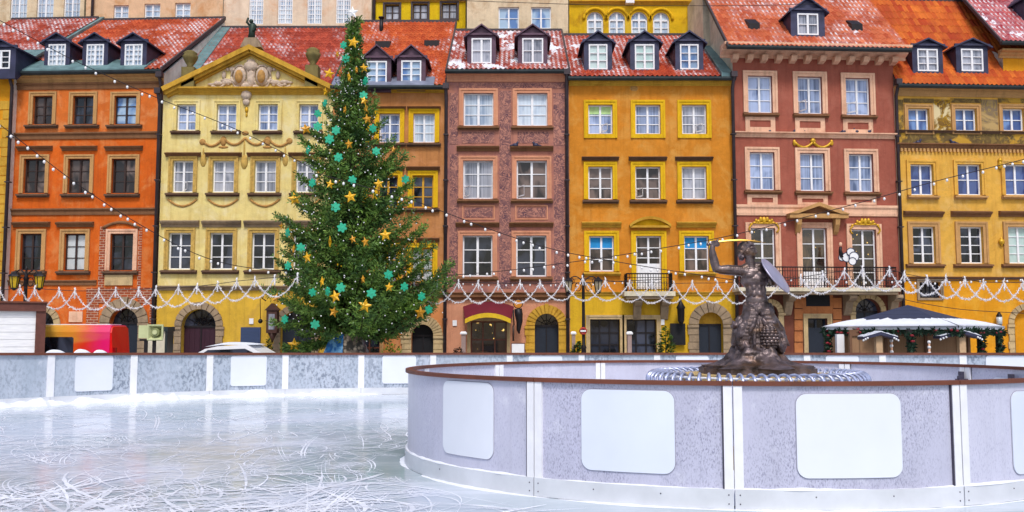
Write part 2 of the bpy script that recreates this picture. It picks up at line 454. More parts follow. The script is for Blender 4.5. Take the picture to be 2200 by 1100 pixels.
            if jamb:
                for sx in (-1, 1):
                    e0 = xc + sx * (r + .003); e1 = xc + sx * (r + q)
                    lo, hi = min(e0, e1), max(e0, e1)
                    t.box(lo + (0 if sx > 0 else -.06), hi + (.06 if sx > 0 else 0), -.12, .02, zs - .13, zs - .01)
                    z = 0; nb = 6 if blocks else 2; hgt = (zs - .13) / nb
                    for k in range(nb):
                        ex = (.05 if k % 2 else 0) if blocks else 0
                        t.box(lo - (ex if sx < 0 else 0), hi + (ex if sx > 0 else 0), -.07, .02, k * hgt + .012, (k + 1) * hgt - .012)
                    t.box(lo, hi, -.035, -.003, .001, zs - .131)
            t.build('portal', M[ring], root)
        return root
    def shop(s, u0, v0, u1, v1, pane='g_dark', fr='brownframe', cols=2, rows=2, sur='stonel', sw=9):
        w = s.win(u0, v0, u1, v1, fr, pane, cols, rows, sur, sw, sill=None, depth=.2, bar=.06, mull=.09)
        return w
    # -------- shell
    def walls(s, bands, depth, ztop=None, flank='whitewall', ze=None, zr=None):
        for i, (vt, vb, mat) in enumerate(bands):
            z1 = ztop if (i == 0 and ztop) else s.z(vt); z0 = 0.0 if vb is None else s.z(vb)
            mb = MB()
            hs = [h for h in s.holes if h[3] > z0 + .01 and h[2] < z1 - .01]
            xs = sorted(set([s.x0, s.x1] + [min(max(h[k], s.x0), s.x1) for h in hs for k in (0, 1)]))
            zs = sorted(set([z0, z1] + [min(max(h[k], z0), z1) for h in hs for k in (2, 3)]))
            for a, b in zip(xs, xs[1:]):
                for c, d in zip(zs, zs[1:]):
                    xm, zm = (a + b) / 2, (c + d) / 2
                    if any(h[0] < xm < h[1] and h[2] < zm < h[3] for h in hs): continue
                    mb.quad((a, 0, c), (b, 0, c), (b, 0, d), (a, 0, d))
            for xa, xb, za, zb, ar in hs:
                za2, zb2 = max(za, z0), min(zb, z1); R = .4
                if ar:
                    r = (xb - xa) / 2; xc = (xa + xb) / 2; zsp = zb - r; N = 16
                    arc = [(xc - r * cos(pi * k / N), zsp + r * sin(pi * k / N)) for k in range(N + 1)]
                    for (x, zz), (x2, z2) in zip(arc, arc[1:]):
                        mb.quad((x, 0, zz), (x2, 0, z2), (x2, 0, zb), (x, 0, zb))
                        mb.quad((x, 0, zz), (x2, 0, z2), (x2, R, z2), (x, R, zz))
                    zb3 = zsp
                else:
                    zb3 = zb2
                    if zb <= z1: mb.quad((xa, 0, zb), (xb, 0, zb), (xb, R, zb), (xa, R, zb))
                mb.quad((xa, 0, za2), (xa, R, za2), (xa, R, zb3), (xa, 0, zb3))
                mb.quad((xb, 0, za2), (xb, R, za2), (xb, R, zb3), (xb, 0, zb3))
                if za > z0 + .01: mb.quad((xa, 0, za), (xb, 0, za), (xb, R, za), (xa, R, za))
            mb.build('wall', M[mat], s.root)
        top = ztop or s.z(bands[0][0])
        ze = ze or top; zr = zr or top
        fl = MB()
        for x, th in ((s.x0 + .004, .1), (s.x1 - .104, .1)):
            fl.prism_x([(.004, 0), (.004, ze), (depth, zr), (depth, 0)], x, x + th)
        fl.box(s.x0 + .1, s.x1 - .1, depth - .1, depth - .002, 0, zr - .05)
        fl.box(s.x0 + .11, s.x1 - .11, .41, .5, 0, ze - .1)                 # the rooms stay closed behind the glass
        fl.build('side_wall', M[flank], s.root)
    def cornice(s, mat, vt, vb, out=.28, name='cornice', u0=None, u1=None, dx=.0):
        zt, zb = s.z(vt), s.z(vb); h = zt - zb
        xa = s.x0 - dx if u0 is None else s.p(u0, (vt + vb) / 2)[0]; xb = s.x1 + dx if u1 is None else s.p(u1, (vt + vb) / 2)[0]
        return MB().prism_x([(.02, zb), (-.05, zb), (-.06, zb + h * .22), (-out * .45, zb + h * .45), (-out * .5, zb + h * .62), (-out * .9, zb + h * .74), (-out, zb + h * .8), (-out, zt), (.02, zt)], xa + .003, xb - .003).build(name, M[mat], s.root)
    def roof(s, veave, vridge, depth, mat, over=.32, tw=.21, th=.3, amp=.032, gutter=True, verge=(True, True), xa=None, xb=None, name='roof', skirt=None):
        ze = s.z(veave, yo=-over); zr = s.z(vridge, yo=depth)
        s.roofp = (-over, ze, (zr - ze) / (depth + over)); k = s.roofp[2]
        xa = s.x0 if xa is None else xa; xb = s.x1 if xb is None else xb
        nc = int((xb - xa) / tw * 6) + 1; nr = int((depth + over) / th)
        mb = MB(); vs = []; fs = []; W_ = nc + 1
        for r in range(nr):
            for e in (0, 1):
                y = -over + (r + e) * (depth + over) / nr; lift = .05 if e == 0 else .0
                zz = ze + (y + over) * k
                jit = random.uniform(-.006, .006)
                for c in range(W_):
                    x = xa + (xb - xa) * c / nc
                    w = sin(2 * pi * x / tw); w = w if w > 0 else w * .6
                    vs.append((x, y, zz + lift + amp * w + jit))
        for r in range(2 * nr - 1):
            for c in range(nc):
                a = r * W_ + c
                fs.append((a, a + 1, a + W_ + 1, a + W_))
        mb.add(vs, fs, False)
        o = mb.build(name, M[mat], s.root)
        uvl = o.data.uv_layers.new(name='tiles')
        co = []
        for lp in o.data.loops:
            r2, cc = divmod(lp.vertex_index, W_)
            co += [(xa + (xb - xa) * cc / nc) / tw + .25, (r2 // 2) + .97 * (r2 % 2)]
        uvl.data.foreach_set('uv', co)
        MB().prism_x([(-over + .02, ze - .1), (-over + .02, ze - .03), (depth, zr - .03), (depth, zr - .16)], xa + .004, xb - .004).build('roof_underside', M['verge'], s.root)
        vg = MB()
        for on, x in zip(verge, (xa, xb)):
            if on: vg.prism_x([(-over, ze - .1), (-over, ze + .1), (depth, zr + .1), (depth, zr - .1)], x - .04, x + .04)
        vg.box(xa, xb, depth - .05, depth + .05, zr - .05, zr + .1)
        vg.build('roof_edge', M['verge'], s.root)
        if gutter:
            MB().prism_x([(-over - .16, ze - .02), (-over - .16, ze - .1), (-over - .1, ze - .17), (-over, ze - .17), (-over + .05, ze - .08), (-over + .05, ze - .02)], xa - .05, xb + .05).build('gutter', M['gutter'], s.root)
        return o
    def on_roof(s, u, v):
        y0, z0, k = s.roofp
        a, b = -1.0, 14.0
        for _ in range(40):
            m = (a + b) / 2
            x, z = s.p(u, v, m)
            if z > z0 + (m - y0) * k: a = m
            else: b = m
        # going deeper along the ray: above the roof first, then below
        x, z = s.p(u, v, a)
        return x, a, z
    def dormer(s, u0, v0, u1, v1, vapex, cheek=10, mat='slate', pane='g_lace', rows=3, cols=2, eave=None, over=.16, fr='white', drop=4, skirtw=.0, pediment=False, bar=.03):
        um = (u0 + u1) / 2
        y0, z0, k = s.roofp
        _, yf, zf = s.on_roof(um, v1 + drop)
        xa, xb, za, zb = s.rect(u0, v0, u1, v1, yf)
        ch = cheek / 48.
        zap = s.p(um, vapex, yf - over)[1]
        zt = zb + (.14 if eave is None else eave)
        X0, X1 = xa - ch, xb + ch; xm = (xa + xb) / 2
        def yb(z): return max(yf + .3, y0 + (z - z0) / k + .1)
        zlo = zf - .35
        d = MB()
        d.box(X0, xa, yf, yf + .12, zlo, zt).box(xb, X1, yf, yf + .12, zlo, zt).box(xa, xb, yf, yf + .12, zlo, za).box(xa, xb, yf, yf + .12, zb, zt)
        d.prism_x([(yf + .12, zlo), (yf + .12, zt), (yb(zt), zt), (yf + .2, zlo)], X0, X0 + .06)
        d.prism_x([(yf + .12, zlo), (yf + .12, zt), (yb(zt), zt), (yf + .2, zlo)], X1 - .06, X1)
        d.prism_y([(X0, zt), (X1, zt), (xm, zap - .1)], yf + .015, yf + .1)
        d.box(X0 - .08, X1 + .08, yf - .1, yf - .002, zt - .02, zt + .07)
        body = d.build('dormer', M[mat], s.root)
        ov = .16; th = .07; rf = MB()
        for sx, ex in ((-1, X0 - ov), (1, X1 + ov)):
            zl = zt + .02 - ov * (zap - zt) / ((X1 - X0) / 2)
            yB = yb(zl + .1); yT = yb(zap)
            p = [(ex, yf - over, zl), (xm, yf - over, zap), (xm, yT, zap), (ex, yB, zl)]
            q = [(x, y, z - th) for x, y, z in p]
            rf.add(p + q, [(0, 1, 2, 3), (7, 6, 5, 4), (0, 4, 5, 1), (3, 2, 6, 7), (0, 3, 7, 4)])
        rf.build('dormer_roof', M[mat], body)
        MB().box(xa, xb, yf + .07, yf + .09, za, zb).build('window', M[pane], body)
        b = .06; f = MB(); q0, q1 = yf - .015, yf + .065
        f.box(xa, xa + b, q0, q1, za, zb).box(xb - b, xb, q0, q1, za, zb).box(xa + b, xb - b, q0, q1, za, za + b).box(xa + b, xb - b, q0, q1, zb - b, zb)
        for i in range(1, cols):
            c = xa + (xb - xa) * i / cols; hw = .045 if i * 2 == cols else .016
            f.box(c - hw, c + hw, q0 + .01, q1, za + b, zb - b)
        for i in range(1, rows):
            c = za + b + (zb - za - 2 * b) * i / rows
            f.box(xa + b, xb - b, q0 + .02, q1, c - bar / 2, c + bar / 2)
        f.build('frame', M[fr], body)
        return body
    def hatch(s, u, v, w=.35, h=.3):
        x, y, z = s.on_roof(u, v)
        k = s.roofp[2]; L = .55
        b = MB().prism_x([(y - .05, z - .1), (y - .05, z + h), (y + L, z + L * k + .1), (y + L, z - .1)], x - w, x + w).build('roof_hatch', M['iron'], s.root)
        return b
    def pipe(s, u, vtop, r=.075, side=0):
        x = s.p(u, 400)[0]; zt = s.z(vtop)
        t = MB()
        t.tube([(x, -.38, zt + .05), (x, -.38, zt - .1), (x, -.13, zt - .55), (x, -.13, .05)], r, 8)
        t.box(x - .13, x + .13, -.5, -.26, zt - .12, zt + .12)
        for z in (2.2, 4.2, 6.2, 8.2, 10.2):
            if z < zt - 1: t.box(x - .11, x + .11, -.22, .0, z, z + .05)
        return t.build('drainpipe', M['pipe'], s.root)
    def balcony(s, u0, u1, vrail, vslab0, vslab1, out=.75, pitch=.11, brackets=(), bmat='stonel', slabmat='cream'):
        xa, _ = s.p(u0, vslab0, -out); xb, _ = s.p(u1, vslab0, -out)
        zr = s.p((u0 + u1) / 2, vrail, -out)[1]; zs = s.p((u0 + u1) / 2, vslab0, -out)[1]; zb = s.p((u0 + u1) / 2, vslab1, -out)[1]
        slab = MB().box(xa - .12, xb + .12, -out - .12, -.003, zb, zs).build('balcony', M[slabmat], s.root)
        MB().box(xa - .05, xb + .05, -out - .05, -.003, zb - .12, zb - .002).build('balcony_moulding', M['stone'], slab)
        r = MB()
        path = [(xa, 0.0), (xa, -out), (xb, -out), (xb, 0.0)]
        for (ax, ay), (bx, by) in zip(path, path[1:]):
            L = sqrt((bx - ax) ** 2 + (by - ay) ** 2); n = max(2, int(L / pitch))
            for zz, rr in ((zr, .03), (zs + .09, .016), (zr - .16, .014)):
                r.tube([(ax, ay, zz), (bx, by, zz)], rr, 5)
            for i in range(n + 1):
                x = ax + (bx - ax) * i / n; y = ay + (by - ay) * i / n
                big = i % 8 == 0
                r.tube([(x, y, zs), (x, y, zr)], .022 if big else .011, 4, cap=False)
                if i < n and i % 2 == 0:                             # scrolls between the bars
                    hx, hy = (bx - ax) / n, (by - ay) / n
                    pts = [(x + hx * (.5 + .45 * cos(A)), y + hy * (.5 + .45 * cos(A)), (zs + zr) / 2 - .05 + .12 * sin(A)) for A in [2 * pi * k / 8 for k in range(8)]]
                    r.tube(pts, .009, 3, closed=True)
                    pts = [(px, py, pz - .26) for px, py, pz in pts]
                    r.tube(pts, .009, 3, closed=True)
        r.build('railing', M['iron'], slab)
        for ub in brackets:
            x = s.p(ub, vslab1 + 15)[0]
            pr = [(0, zb - .125), (-out * .9, zb - .125), (-out * .95, zb - .25), (-out * .75, zb - .38), (-out * .45, zb - .42), (-out * .3, zb - .7), (-out * .12, zb - .95), (0, zb - 1.0)]
            MB().prism_x(pr, x - .16, x + .16).build('bracket', M[bmat], slab)
        return slab
    def relief(s, name, mat, blobs, y=-.03, thin=.4):              # stucco ornament: overlapping blobs (u, v, ru, rv) and scroll tubes
        m = MB()
        for b in blobs:
            if b[0] == 't':
                pts = [s.p(u, v) for u, v in b[1]]
                m.tube([(x, y, z) for x, z in pts], b[2], 6)
            else:
                x, z = s.p(b[0], b[1])
                m.ball((x, y, z), (b[2] / 50, min(b[2], b[3]) / 50 * thin + .02, b[3] / 50), 10, 6)
        return m.build(name, M[mat], s.root)
def swag_pts(u0, v0, u1, v1, sag, n=10):
    return [(u0 + (u1 - u0) * i / n, v0 + (v1 - v0) * i / n + sag * 4 * (i / n) * (1 - i / n)) for i in range(n + 1)]
# -------- ground first
random.seed(7)
def setup_ground():
    t = NT('snowy_paving'); o = t.obj()
    b = t.n('TexBrick'); t.set(b.inputs['Vector'], o)
    t.set(b.inputs['Color1'], (.16, .15, .15, 1)); t.set(b.inputs['Color2'], (.11, .105, .11, 1)); t.set(b.inputs['Mortar'], (.07, .07, .07, 1))
    b.inputs['Scale'].default_value = 4; b.inputs['Mortar Size'].default_value = .02
    m = t.ramp(t.noise(o, .5, 6, .6), .45, .6)
    t.out(t.mix(m, b.outputs[0], (.75, .77, .8, 1)), .7)
    MB().quad((-200, -200, -.05), (200, -200, -.05), (200, 300, -.05), (-200, 300, -.05)).build('ground', t.mat)
    bpy.data.objects['ground']['kind'] = 'structure'
setup_ground()
g = M
g['orange'] = plaster('orange_plaster', C('d9661f'), C('e29052'), C('b5421a'), .14, .55, 1)
g['orange2'] = plaster('orange_plaster_faded', C('dd7430'), C('e69a60'), C('c05a28'), .14, .6, 2)
g['paley'] = plaster('pale_yellow_plaster', C('efd98e'), C('f2e4b4'), C('c29d46'), .12, .5, 3)
g['paley2'] = plaster('ground_floor_yellow', C('dfb33f'), C('cda24a'), C('a98638'), .14, .5, 4)
g['tanwall'] = plaster('tan_brown_plaster', C('c4854e'), C('d79a6a'), C('96603c'), .13, .5, 5)
g['tanwall2'] = plaster('salmon_tan_plaster', C('d98d54'), C('e2a277'), C('b0683e'), .13, .5, 6)
g['mauve'] = plaster('mauve_pink_plaster', C('bb7f6c'), C('96696a'), C('8c5a56'), .13, .7, 7)
g['pinkw'] = plaster('salmon_pink_plaster', C('dd9c7a'), C('d28c6c'), C('b57458'), .09, .5, 8)
g['ochre'] = plaster('ochre_plaster', C('d6892c'), C('dfa552'), C('b8701c'), .13, .55, 9)
g['brighty'] = plaster('bright_yellow_plaster', C('ddb02a'), C('cf9c30'), C('c09122'), .12, .5, 10)
g['brownred'] = plaster('red_brown_plaster', C('a45c4b'), C('b26c5a'), C('84483c'), .11, .5, 11)
g['brownbase'] = plaster('orange_brown_blocks', C('c07a4a'), C('a5623c'), C('7c4a34'), .16, .6, 12)
g['darkbase'] = plaster('dark_brown_base', C('7d4a3a'), C('6a3d33'), C('54332c'), .16, .6, 13)
g['goldy'] = plaster('golden_plaster', C('e3ae4b'), C('e9c076'), C('bd8434'), .12, .5, 14)
g['goldo'] = plaster('deep_golden_plaster', C('e39a1f'), C('e8ae3c'), C('bd7c1c'), .1, .5, 15)
g['rpeach'] = plaster('peach_render', C('e7c09a'), C('d29a68'), C('c9ab8b'), .12, .7, 16)
g['rbeige'] = plaster('beige_render', C('e4cfae'), C('c7a883'), C('c4ad8e'), .12, .7, 17)
g['rpink'] = plaster('pale_pink_render', C('ecd3ba'), C('e3ae83'), C('d3b394'), .07, .5, 18)
g['ryellow'] = plaster('lemon_render', C('e8c41c'), C('d9a91c'), C('c29a1e'), .12, .5, 19)
g['ryellow2'] = plaster('stained_yellow_render', C('e3b61e'), C('b98a1a'), C('eacb5a'), .12, .75, 20)
g['mottle'] = plaster('mottled_rubble', C('e3dac6'), C('96897a'), C('c0b197'), .12, .8, 21)
g['sgraf'] = ornate('purple_sgraffito', C('bf8674'), C('5e434f'), 3.2, .5)
g['sgraf2'] = ornate('diagonal_sgraffito', C('a87066'), C('8a5c60'), 2.2, .5)
g['frieze'] = ornate('dark_painted_frieze', C('8c7440'), C('5c4a34'), 1.5, .5, C('c79a3a'))
g['frieze2'] = ornate('gold_painted_panel', C('b48a24'), C('6b4f30'), 2.2, .5, C('e2cfa0'))
g['frieze3'] = ornate('grey_painted_panel', C('a58a52'), C('7c6a5c'), 1.6, .5, C('bfa06a'))
g['brick'] = bricks('old_brick', C('b4562f'), C('8f4230'), C('cdb198'))
g['gold'] = plain('gilding', C('d7a51e'), .4, .3, .5, .25, 9)
g['stucco'] = plain('grey_stucco', C('c9b4a0'), .8, var=.25, scale=9)
g['stuccob'] = plain('brown_stucco', C('b98a4a'), .8, var=.25, scale=9)
g['stuccoy'] = plain('faint_stucco', C('c9a453'), .8, var=.25, scale=9)
g['tileA'] = tiles('red_clay_tiles', C('ad4222'), C('d4643a'), .25, seed=1, snow_lo=.47)
g['tileA2'] = tiles('dark_red_clay_tiles', C('9c3a2a'), C('c4553c'), .3, seed=2, snow_lo=.46)
g['tileB'] = tiles('orange_clay_tiles', C('b84822'), C('dc6c38'), .2, seed=3, snow_lo=.5)
g['tileS'] = tiles('snow_patched_tiles', C('9e3828'), C('c85a3c'), .62, seed=4, snow_lo=.36)
g['tileS2'] = tiles('snow_streaked_tiles', C('a83820'), C('d05832'), .48, seed=5, snow_lo=.42)
g['tileC'] = tiles('orange_red_tiles', C('bc5230'), C('e07c50'), .22, seed=6, snow_lo=.42)
g['tileD'] = tiles('weathered_orange_tiles', C('bc4318'), C('e47a2a'), 0, seed=7, dark=C('8c2a1c'))
g['tileE'] = tiles('frosted_red_tiles', C('a83040'), C('d46a66'), .4, seed=8, snow_lo=.3)

BR = dict(fr='brownframe', cols=2, rows=3, bar=.03, mull=.08)
# ======== far left, only a strip of it in view
h = House('yellow ashlar house at the left edge of the row with a copper lower roof', -190, 30, 170, 40.5, -3, anchor=30)
for v0, v1 in ((215, 275), (350, 420), (500, 580)):
    for u in (-150, -70):
        h.win(u, v0, u + 40, v1, sur='stonel', sw=8, sill=('sillgrey', 12), pane='g_dark')
for i in range(28):
    z = .15 + i * .42
    MB().box(h.x1 - (.62 if i % 2 else .42), h.x1 - .01, -.03, .01, z, z + .38).build('quoin', M['stoney'], h.root)
h.roof(150, 45, 7.2, 'tileA2', verge=(False, False))
h.walls([(158, None, 'goldo')], 7.2, ze=h.roofp[1] - .15, zr=h.z(45, yo=7.2) - .2)
x0, z0 = h.p(-200, 150, -.3); x1, _ = h.p(92, 98, 1.9)
y0, zz, k = h.roofp
MB().prism_x([(y0 - .03, zz + .0), (y0 - .03, zz + .1), (1.9, zz + (1.9 - y0) * k + .12), (1.9, zz + (1.9 - y0) * k + .02)], h.x0, h.x1 + .35).build('copper_roof_edge', M['copper'], h.root)
h.cornice('stoney', 156, 172, .25)
h.dormer(-18, 108, 22, 148, 82, 12, 'slate', 'g_dark')
h.pipe(20, 165)

# ======== orange house
h = House('orange house with dark brown window frames and a brick patch round its doorway', 32, 352, 170, 40.45, -3, anchor=352)
h.P_ = None
for i, (u0, u1) in enumerate(((71, 113), (157, 201), (246, 293))):
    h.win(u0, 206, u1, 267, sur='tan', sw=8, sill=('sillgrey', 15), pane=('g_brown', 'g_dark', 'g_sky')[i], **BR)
for i, (u0, u1) in enumerate(((51, 97), (146, 193), (240, 291))):
    h.win(u0, 341, u1, 415, sur='tan', sw=8, sill=('sillgrey', 12), hood=('tandark', 15, 316, 324), pane=('g_brown', 'g_brown', 'g_brown')[i], **BR)
for i, (u0, u1) in enumerate(((44, 89), (138, 183), (237, 286))):
    h.win(u0, 502, u1, 581, sur=('tan', 'tan', 'pinktrim')[i], sw=9, sill=('sillgrey', 14), hood=('tandark', 18, 479, 488) if i < 2 else None, pane=('g_dark', 'g_white', 'g_dark')[i], **BR)
h.arch(58, 116, 668, 760, 'stonel', 14, 9, door='doordark')
h.arch(235, 297, 662, 760, 'stone', 22, 9, door='doordark', key=True)
h.cornice('tan', 163, 178, .3)
h.cornice('tandark', 178, 192, .12, name='cornice_band')
h.cornice('tandark', 285, 299, .14, name='storey_band')
h.cornice('tandark', 448, 462, .14, name='storey_band')
h.cornice('tandark', 602, 613, .12, name='storey_band', u1=208)
def brickpatch(h, rects):
    for (u0, v0, u1, v1) in rects: h.bx('brick_patch', M['brick'], u0, v0, u1, v1, -.022, 0)
brickpatch(h, [(213, 487, 225, 618), (297, 487, 304, 618), (186, 618, 346, 640), (186, 640, 212, 700), (322, 640, 340, 700), (212, 640, 238, 652), (296, 640, 322, 652)])
h.relief('relieving_arch', 'tandark', [('t', swag_pts(222, 490, 300, 490, -12, 10), .07)], -.03)
h.bx('plaque', M['stonel'], 226, 586, 286, 613, -.07, .0)
h.bx('plaque', M['pinktrim'], 149, 669, 178, 692, -.05, .0)
h.roof(152, 45, 7.2, 'tileA', verge=(False, True))
h.walls([(160, 292, 'orange2'), (292, None, 'orange')], 7.2, ze=h.roofp[1] - .12, zr=h.z(45, yo=7.2) - .2)
y0, zz, k = h.roofp
MB().prism_x([(y0 - .03, zz + .0), (y0 - .03, zz + .09), (.75, zz + (.75 - y0) * k + .11), (.75, zz + (.75 - y0) * k + .02)], h.x0, h.x1 - .75).build('copper_roof_edge', M['copper'], h.root)
MB().prism_x([(y0, zz - .1), (y0, zz + .2), (7.2, zz + (7.2 - y0) * k + .2), (7.2, zz + (7.2 - y0) * k - .1)], h.x0 - .12, h.x0 + .3).build('copper_ridge', M['copper'], h.root)
for u0, u1 in ((104, 141), (186, 223), (268, 306)):
    h.dormer(u0, 95, u1, 142, 68, 9, 'slate', 'g_lace', rows=4, cols=4, bar=.022, drop=3)
h.pipe(343, 168)

# ======== pale yellow house with the pediment
h = House('pale yellow house with a stucco pediment crowned by urns and statue', 352, 716, 185, 40, 0)
cols = ((380, 421), (466, 508), (555, 597), (643, 684))
for i, (u0, u1) in enumerate(cols):
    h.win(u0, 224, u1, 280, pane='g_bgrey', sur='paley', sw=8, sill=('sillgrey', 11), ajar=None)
cols = ((371, 415), (457, 503), (547, 593), (636, 680))
for i, (u0, u1) in enumerate(cols):
    h.win(u0, 345, u1, 413, pane='g_grey', sur='stuccoy', sw=8, sill=('sillgrey', 13), hood=('tandark', 16, 330, 337), ajar=(1, 1.0) if i == 0 else None)
    h.relief('painted_swag', 'stuccob', [('t', swag_pts(u0 - 10, 428, u1 + 8, 428, 15, 8), .05), ((u0 + u1) / 2, 443, 7, 3)], -.01)
cols = ((362, 410), (451, 500), (541, 590), (630, 678))
for i, (u0, u1) in enumerate(cols):
    h.win(u0, 500, u1, 579, pane='g_dark', sur='stuccoy', sw=8, sill=('sillgrey', 15), hood=('stone', 17, 476, 488), fr='white')
h.arch(390, 464, 664, 760, 'stone', 15, 11, door='doorwine', blocks=True)
h.arch(603, 670, 668, 760, 'stone', 14, 11, door='doordark')
h.cornice('stone', 614, 624, .22, name='storey_band')
h.cornice('stoney', 190, 204, .32)
w = h.bx('meter_cabinet', M['doorblue'], 518, 703, 560, 790, -.12, .0)
h.relief('painted_garland', 'stuccob', [('t', swag_pts(435, 303, 480, 296, 14), .06), ('t', swag_pts(480, 296, 527, 296, 15), .06), ('t', swag_pts(527, 296, 575, 296, 15), .06), ('t', swag_pts(575, 296, 622, 303, 14), .06), (480, 303, 7, 11), (575, 303, 7, 11), (527, 286, 8, 5), (480, 316, 11, 3), (575, 316, 11, 3), (435, 305, 7, 7), (622, 303, 7, 7)] , -.005, .3)
h.relief('painted_garland', 'stuccoy', [(437, 345, 7, 14), (525, 348, 8, 16), (613, 345, 6, 13), (437, 330, 2, 14), (525, 318, 2, 22), (613, 326, 2, 12)], -.005, .3)
# pediment: tympanum, raking cornices, cartouche
xl, zl = h.p(358, 192); xr, _ = h.p(722, 192); xm, zt = h.p(540, 101)
ped = MB().prism_y([(xl - .02, zl - .14), (xr + .02, zl - .14), (xr + .02, zl - .05), (xm, zt - .07), (xl - .02, zl - .05)], -.02, .38).build('pediment', M['paley'], h.root)
rk = MB()
for (xa, sx) in ((xl - .1, 1), (xr + .1, -1)):
    def bar(off, w, y0, y1, m):
        d = Vector((xm - xa, 0, zt - zl)).normalized(); nrm = Vector((-d.z * sx, 0, abs(d.x)))
        a = Vector((xa, 0, zl)) + nrm * off; b = Vector((xm, 0, zt)) + nrm * off; bl = Vector((xm, 0, b.z - w / nrm.z))
        al = a - nrm * w
        m.prism_y([(a.x, a.z), (b.x, b.z + 0), (xm, bl.z), (al.x, al.z)] if sx > 0 else [(b.x, b.z), (a.x, a.z), (al.x, al.z), (xm, bl.z)], y0, y1)
    bar(0, .2, -.42, .2, rk); bar(-.2, .14, -.3, .2, rk); bar(-.34, .1, -.16, .2, rk)
rk.build('raking_cornice', M['stoney'], ped)
bl = [(540, 143, 17, 12), (540, 133, 10, 6), (516, 165, 15, 22), (564, 165, 15, 22), (540, 170, 9, 22), (500, 150, 7, 6), (580, 150, 7, 6), (488, 178, 12, 6), (592, 178, 12, 6), (470, 180, 12, 5), (612, 177, 12, 5), (455, 182, 9, 3), (622, 178, 8, 3), (482, 162, 5, 9), (598, 162, 5, 9), (490, 150, 4, 4), (590, 150, 4, 4), (530, 185, 14, 8), (530, 205, 12, 12), (530, 220, 8, 8), (512, 190, 6, 8), (548, 190, 6, 8)]
for i in range(26):
    a = random.random() * 2 * pi
    bl.append((540 + random.uniform(-75, 75), 178 + random.uniform(-6, 6), random.uniform(2.5, 5), random.uniform(2, 4)))
for sx in (-1, 1):
    bl.append(('t', [(540 + sx * (30 + i * 5), 184 - 14 * sin(i * .55) * (1 - i / 14)) for i in range(12)], .06))
    bl.append(('t', [(540 + sx * (24 + 18 * cos(A)), 166 + 25 * sin(A)) for A in [2 * pi * i / 14 for i in range(15)]], .05))
r = h.relief('cartouche', 'stucco', bl, -.06, .55); r.parent = ped
for u in (516, 564):
    r = h.relief('cartouche_shield', 'stuccob', [(u, 167, 9, 15)], -.22, .5); r.parent = ped
r = h.relief('pendant', 'gold', [(530, 236, 4, 7), (530, 247, 2.5, 5)], -.02, .4); r.parent = ped
h.roof(205, 60, 7.2, 'tileA2', verge=(False, False), over=-.4, gutter=False)
h.walls([(200, 618, 'paley'), (618, None, 'paley2')], 7.2, ze=h.roofp[1] - .3, zr=h.z(62, yo=7.2) - .2)
y0, zz, k = h.roofp
MB().prism_x([(y0, zz - .1), (y0, zz + .07), (7.2, zz + (7.2 - y0) * k + .07), (7.2, zz + (7.2 - y0) * k - .1)], h.x0 + .07, h.x0 + .62).build('copper_valley', M['copper'], h.root)
g['mossy'] = plaster('mossy_stone', C('86784a'), C('5d5a3a'), var=.2)
def urn(h, u, vt, vb, parent, mat='mossy'):
    x, zb = h.p(u, vb); _, ztp = h.p(u, vt); H = ztp - zb
    m = MB().box(x - .28, x + .28, -.3, .26, zb - .5, zb + H * .35)
    m.lathe([(.2, H * .35), (.12, H * .45), (.2, H * .55), (.3, H * .7), (.34, H * .8), (.26, H * .86), (.3, H * .92), (.16, H)], 14, (x, -.02, zb))
    m.build('urn', M[mat], parent)
urn(h, 408, 110, 168, ped); urn(h, 672, 104, 165, ped)
h.pipe(340, 200)
# the statue standing on the apex
x, zb = h.p(541, 100); _, zt2 = h.p(541, 38)
st = thing('roof_statue', 'small dark green statue standing on the apex of the pale yellow pediment', 'statue', h.P + h.t * x + Vector((0, -.1, zb)))
MB().prism_y([(-.42, -.12), (.5, -.12), (.3, .3), (-.22, .3)], -.25, .3).build('pedestal', M['stone'], st)
b = MB().tube([(0, 0, .3), (.02, 0, .6), (.05, 0, .9), (.03, 0, 1.0)], [.17, .14, .19, .1], 8).ball((-.02, 0, 1.1), .1)
b.tube([(.12, 0, .9), (.2, -.05, .7), (.08, -.14, .62)], [.06, .05, .04], 6).tube([(-.08, 0, .92), (-.2, -.05, 1.05), (-.16, 0, 1.25)], [.06, .05, .05], 6)
b.build('figure', plain('green_bronze', C('2e3f34'), .5, .4), st)

# ======== tan brown house half behind the tree
h = House('tan brown house with yellow window surrounds beside the mauve house', 716, 958, 185, 40, 0)
for i, (u0, u1) in enumerate(((742, 785), (815, 859), (888, 934))):
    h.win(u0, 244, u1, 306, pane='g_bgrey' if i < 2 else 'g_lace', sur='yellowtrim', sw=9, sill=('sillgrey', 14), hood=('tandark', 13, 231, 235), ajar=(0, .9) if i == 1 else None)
for i, (u0, u1) in enumerate(((738, 780), (812, 855), (886, 931))):
    h.win(u0, 377, u1, 446, fr='yframe', pane='g_dark', sur='yellowtrim', sw=9, sill=('sillgrey', 14), hood=('tandark', 14, 360, 366))
for i, (u0, u1) in enumerate(((735, 778), (809, 853), (884, 930))):
    h.win(u0, 532, u1, 607, fr='yframe', pane='g_white' if i == 2 else 'g_grey', sur='yellowtrim', sw=9, sill=('sillgrey', 14), hood=('tandark', 14, 513, 519))
h.shop(745, 705, 816, 770, 'g_dark', 'redbrown', 3, 3, 'tan', 7)
h.arch(884, 931, 697, 760, 'stonel', 20, 17, door='black', fan='black', fan_fill='black')
h.cornice('stoney', 186, 200, .28)
h.cornice('tandark', 630, 640, .16, name='storey_band')
h.roof(184, 47, 7.2, 'tileB', verge=(True, True))
h.walls([(190, 634, 'tanwall'), (634, None, 'tanwall2')], 7.2, ze=h.roofp[1] - .12, zr=h.z(47, yo=7.2) - .2)
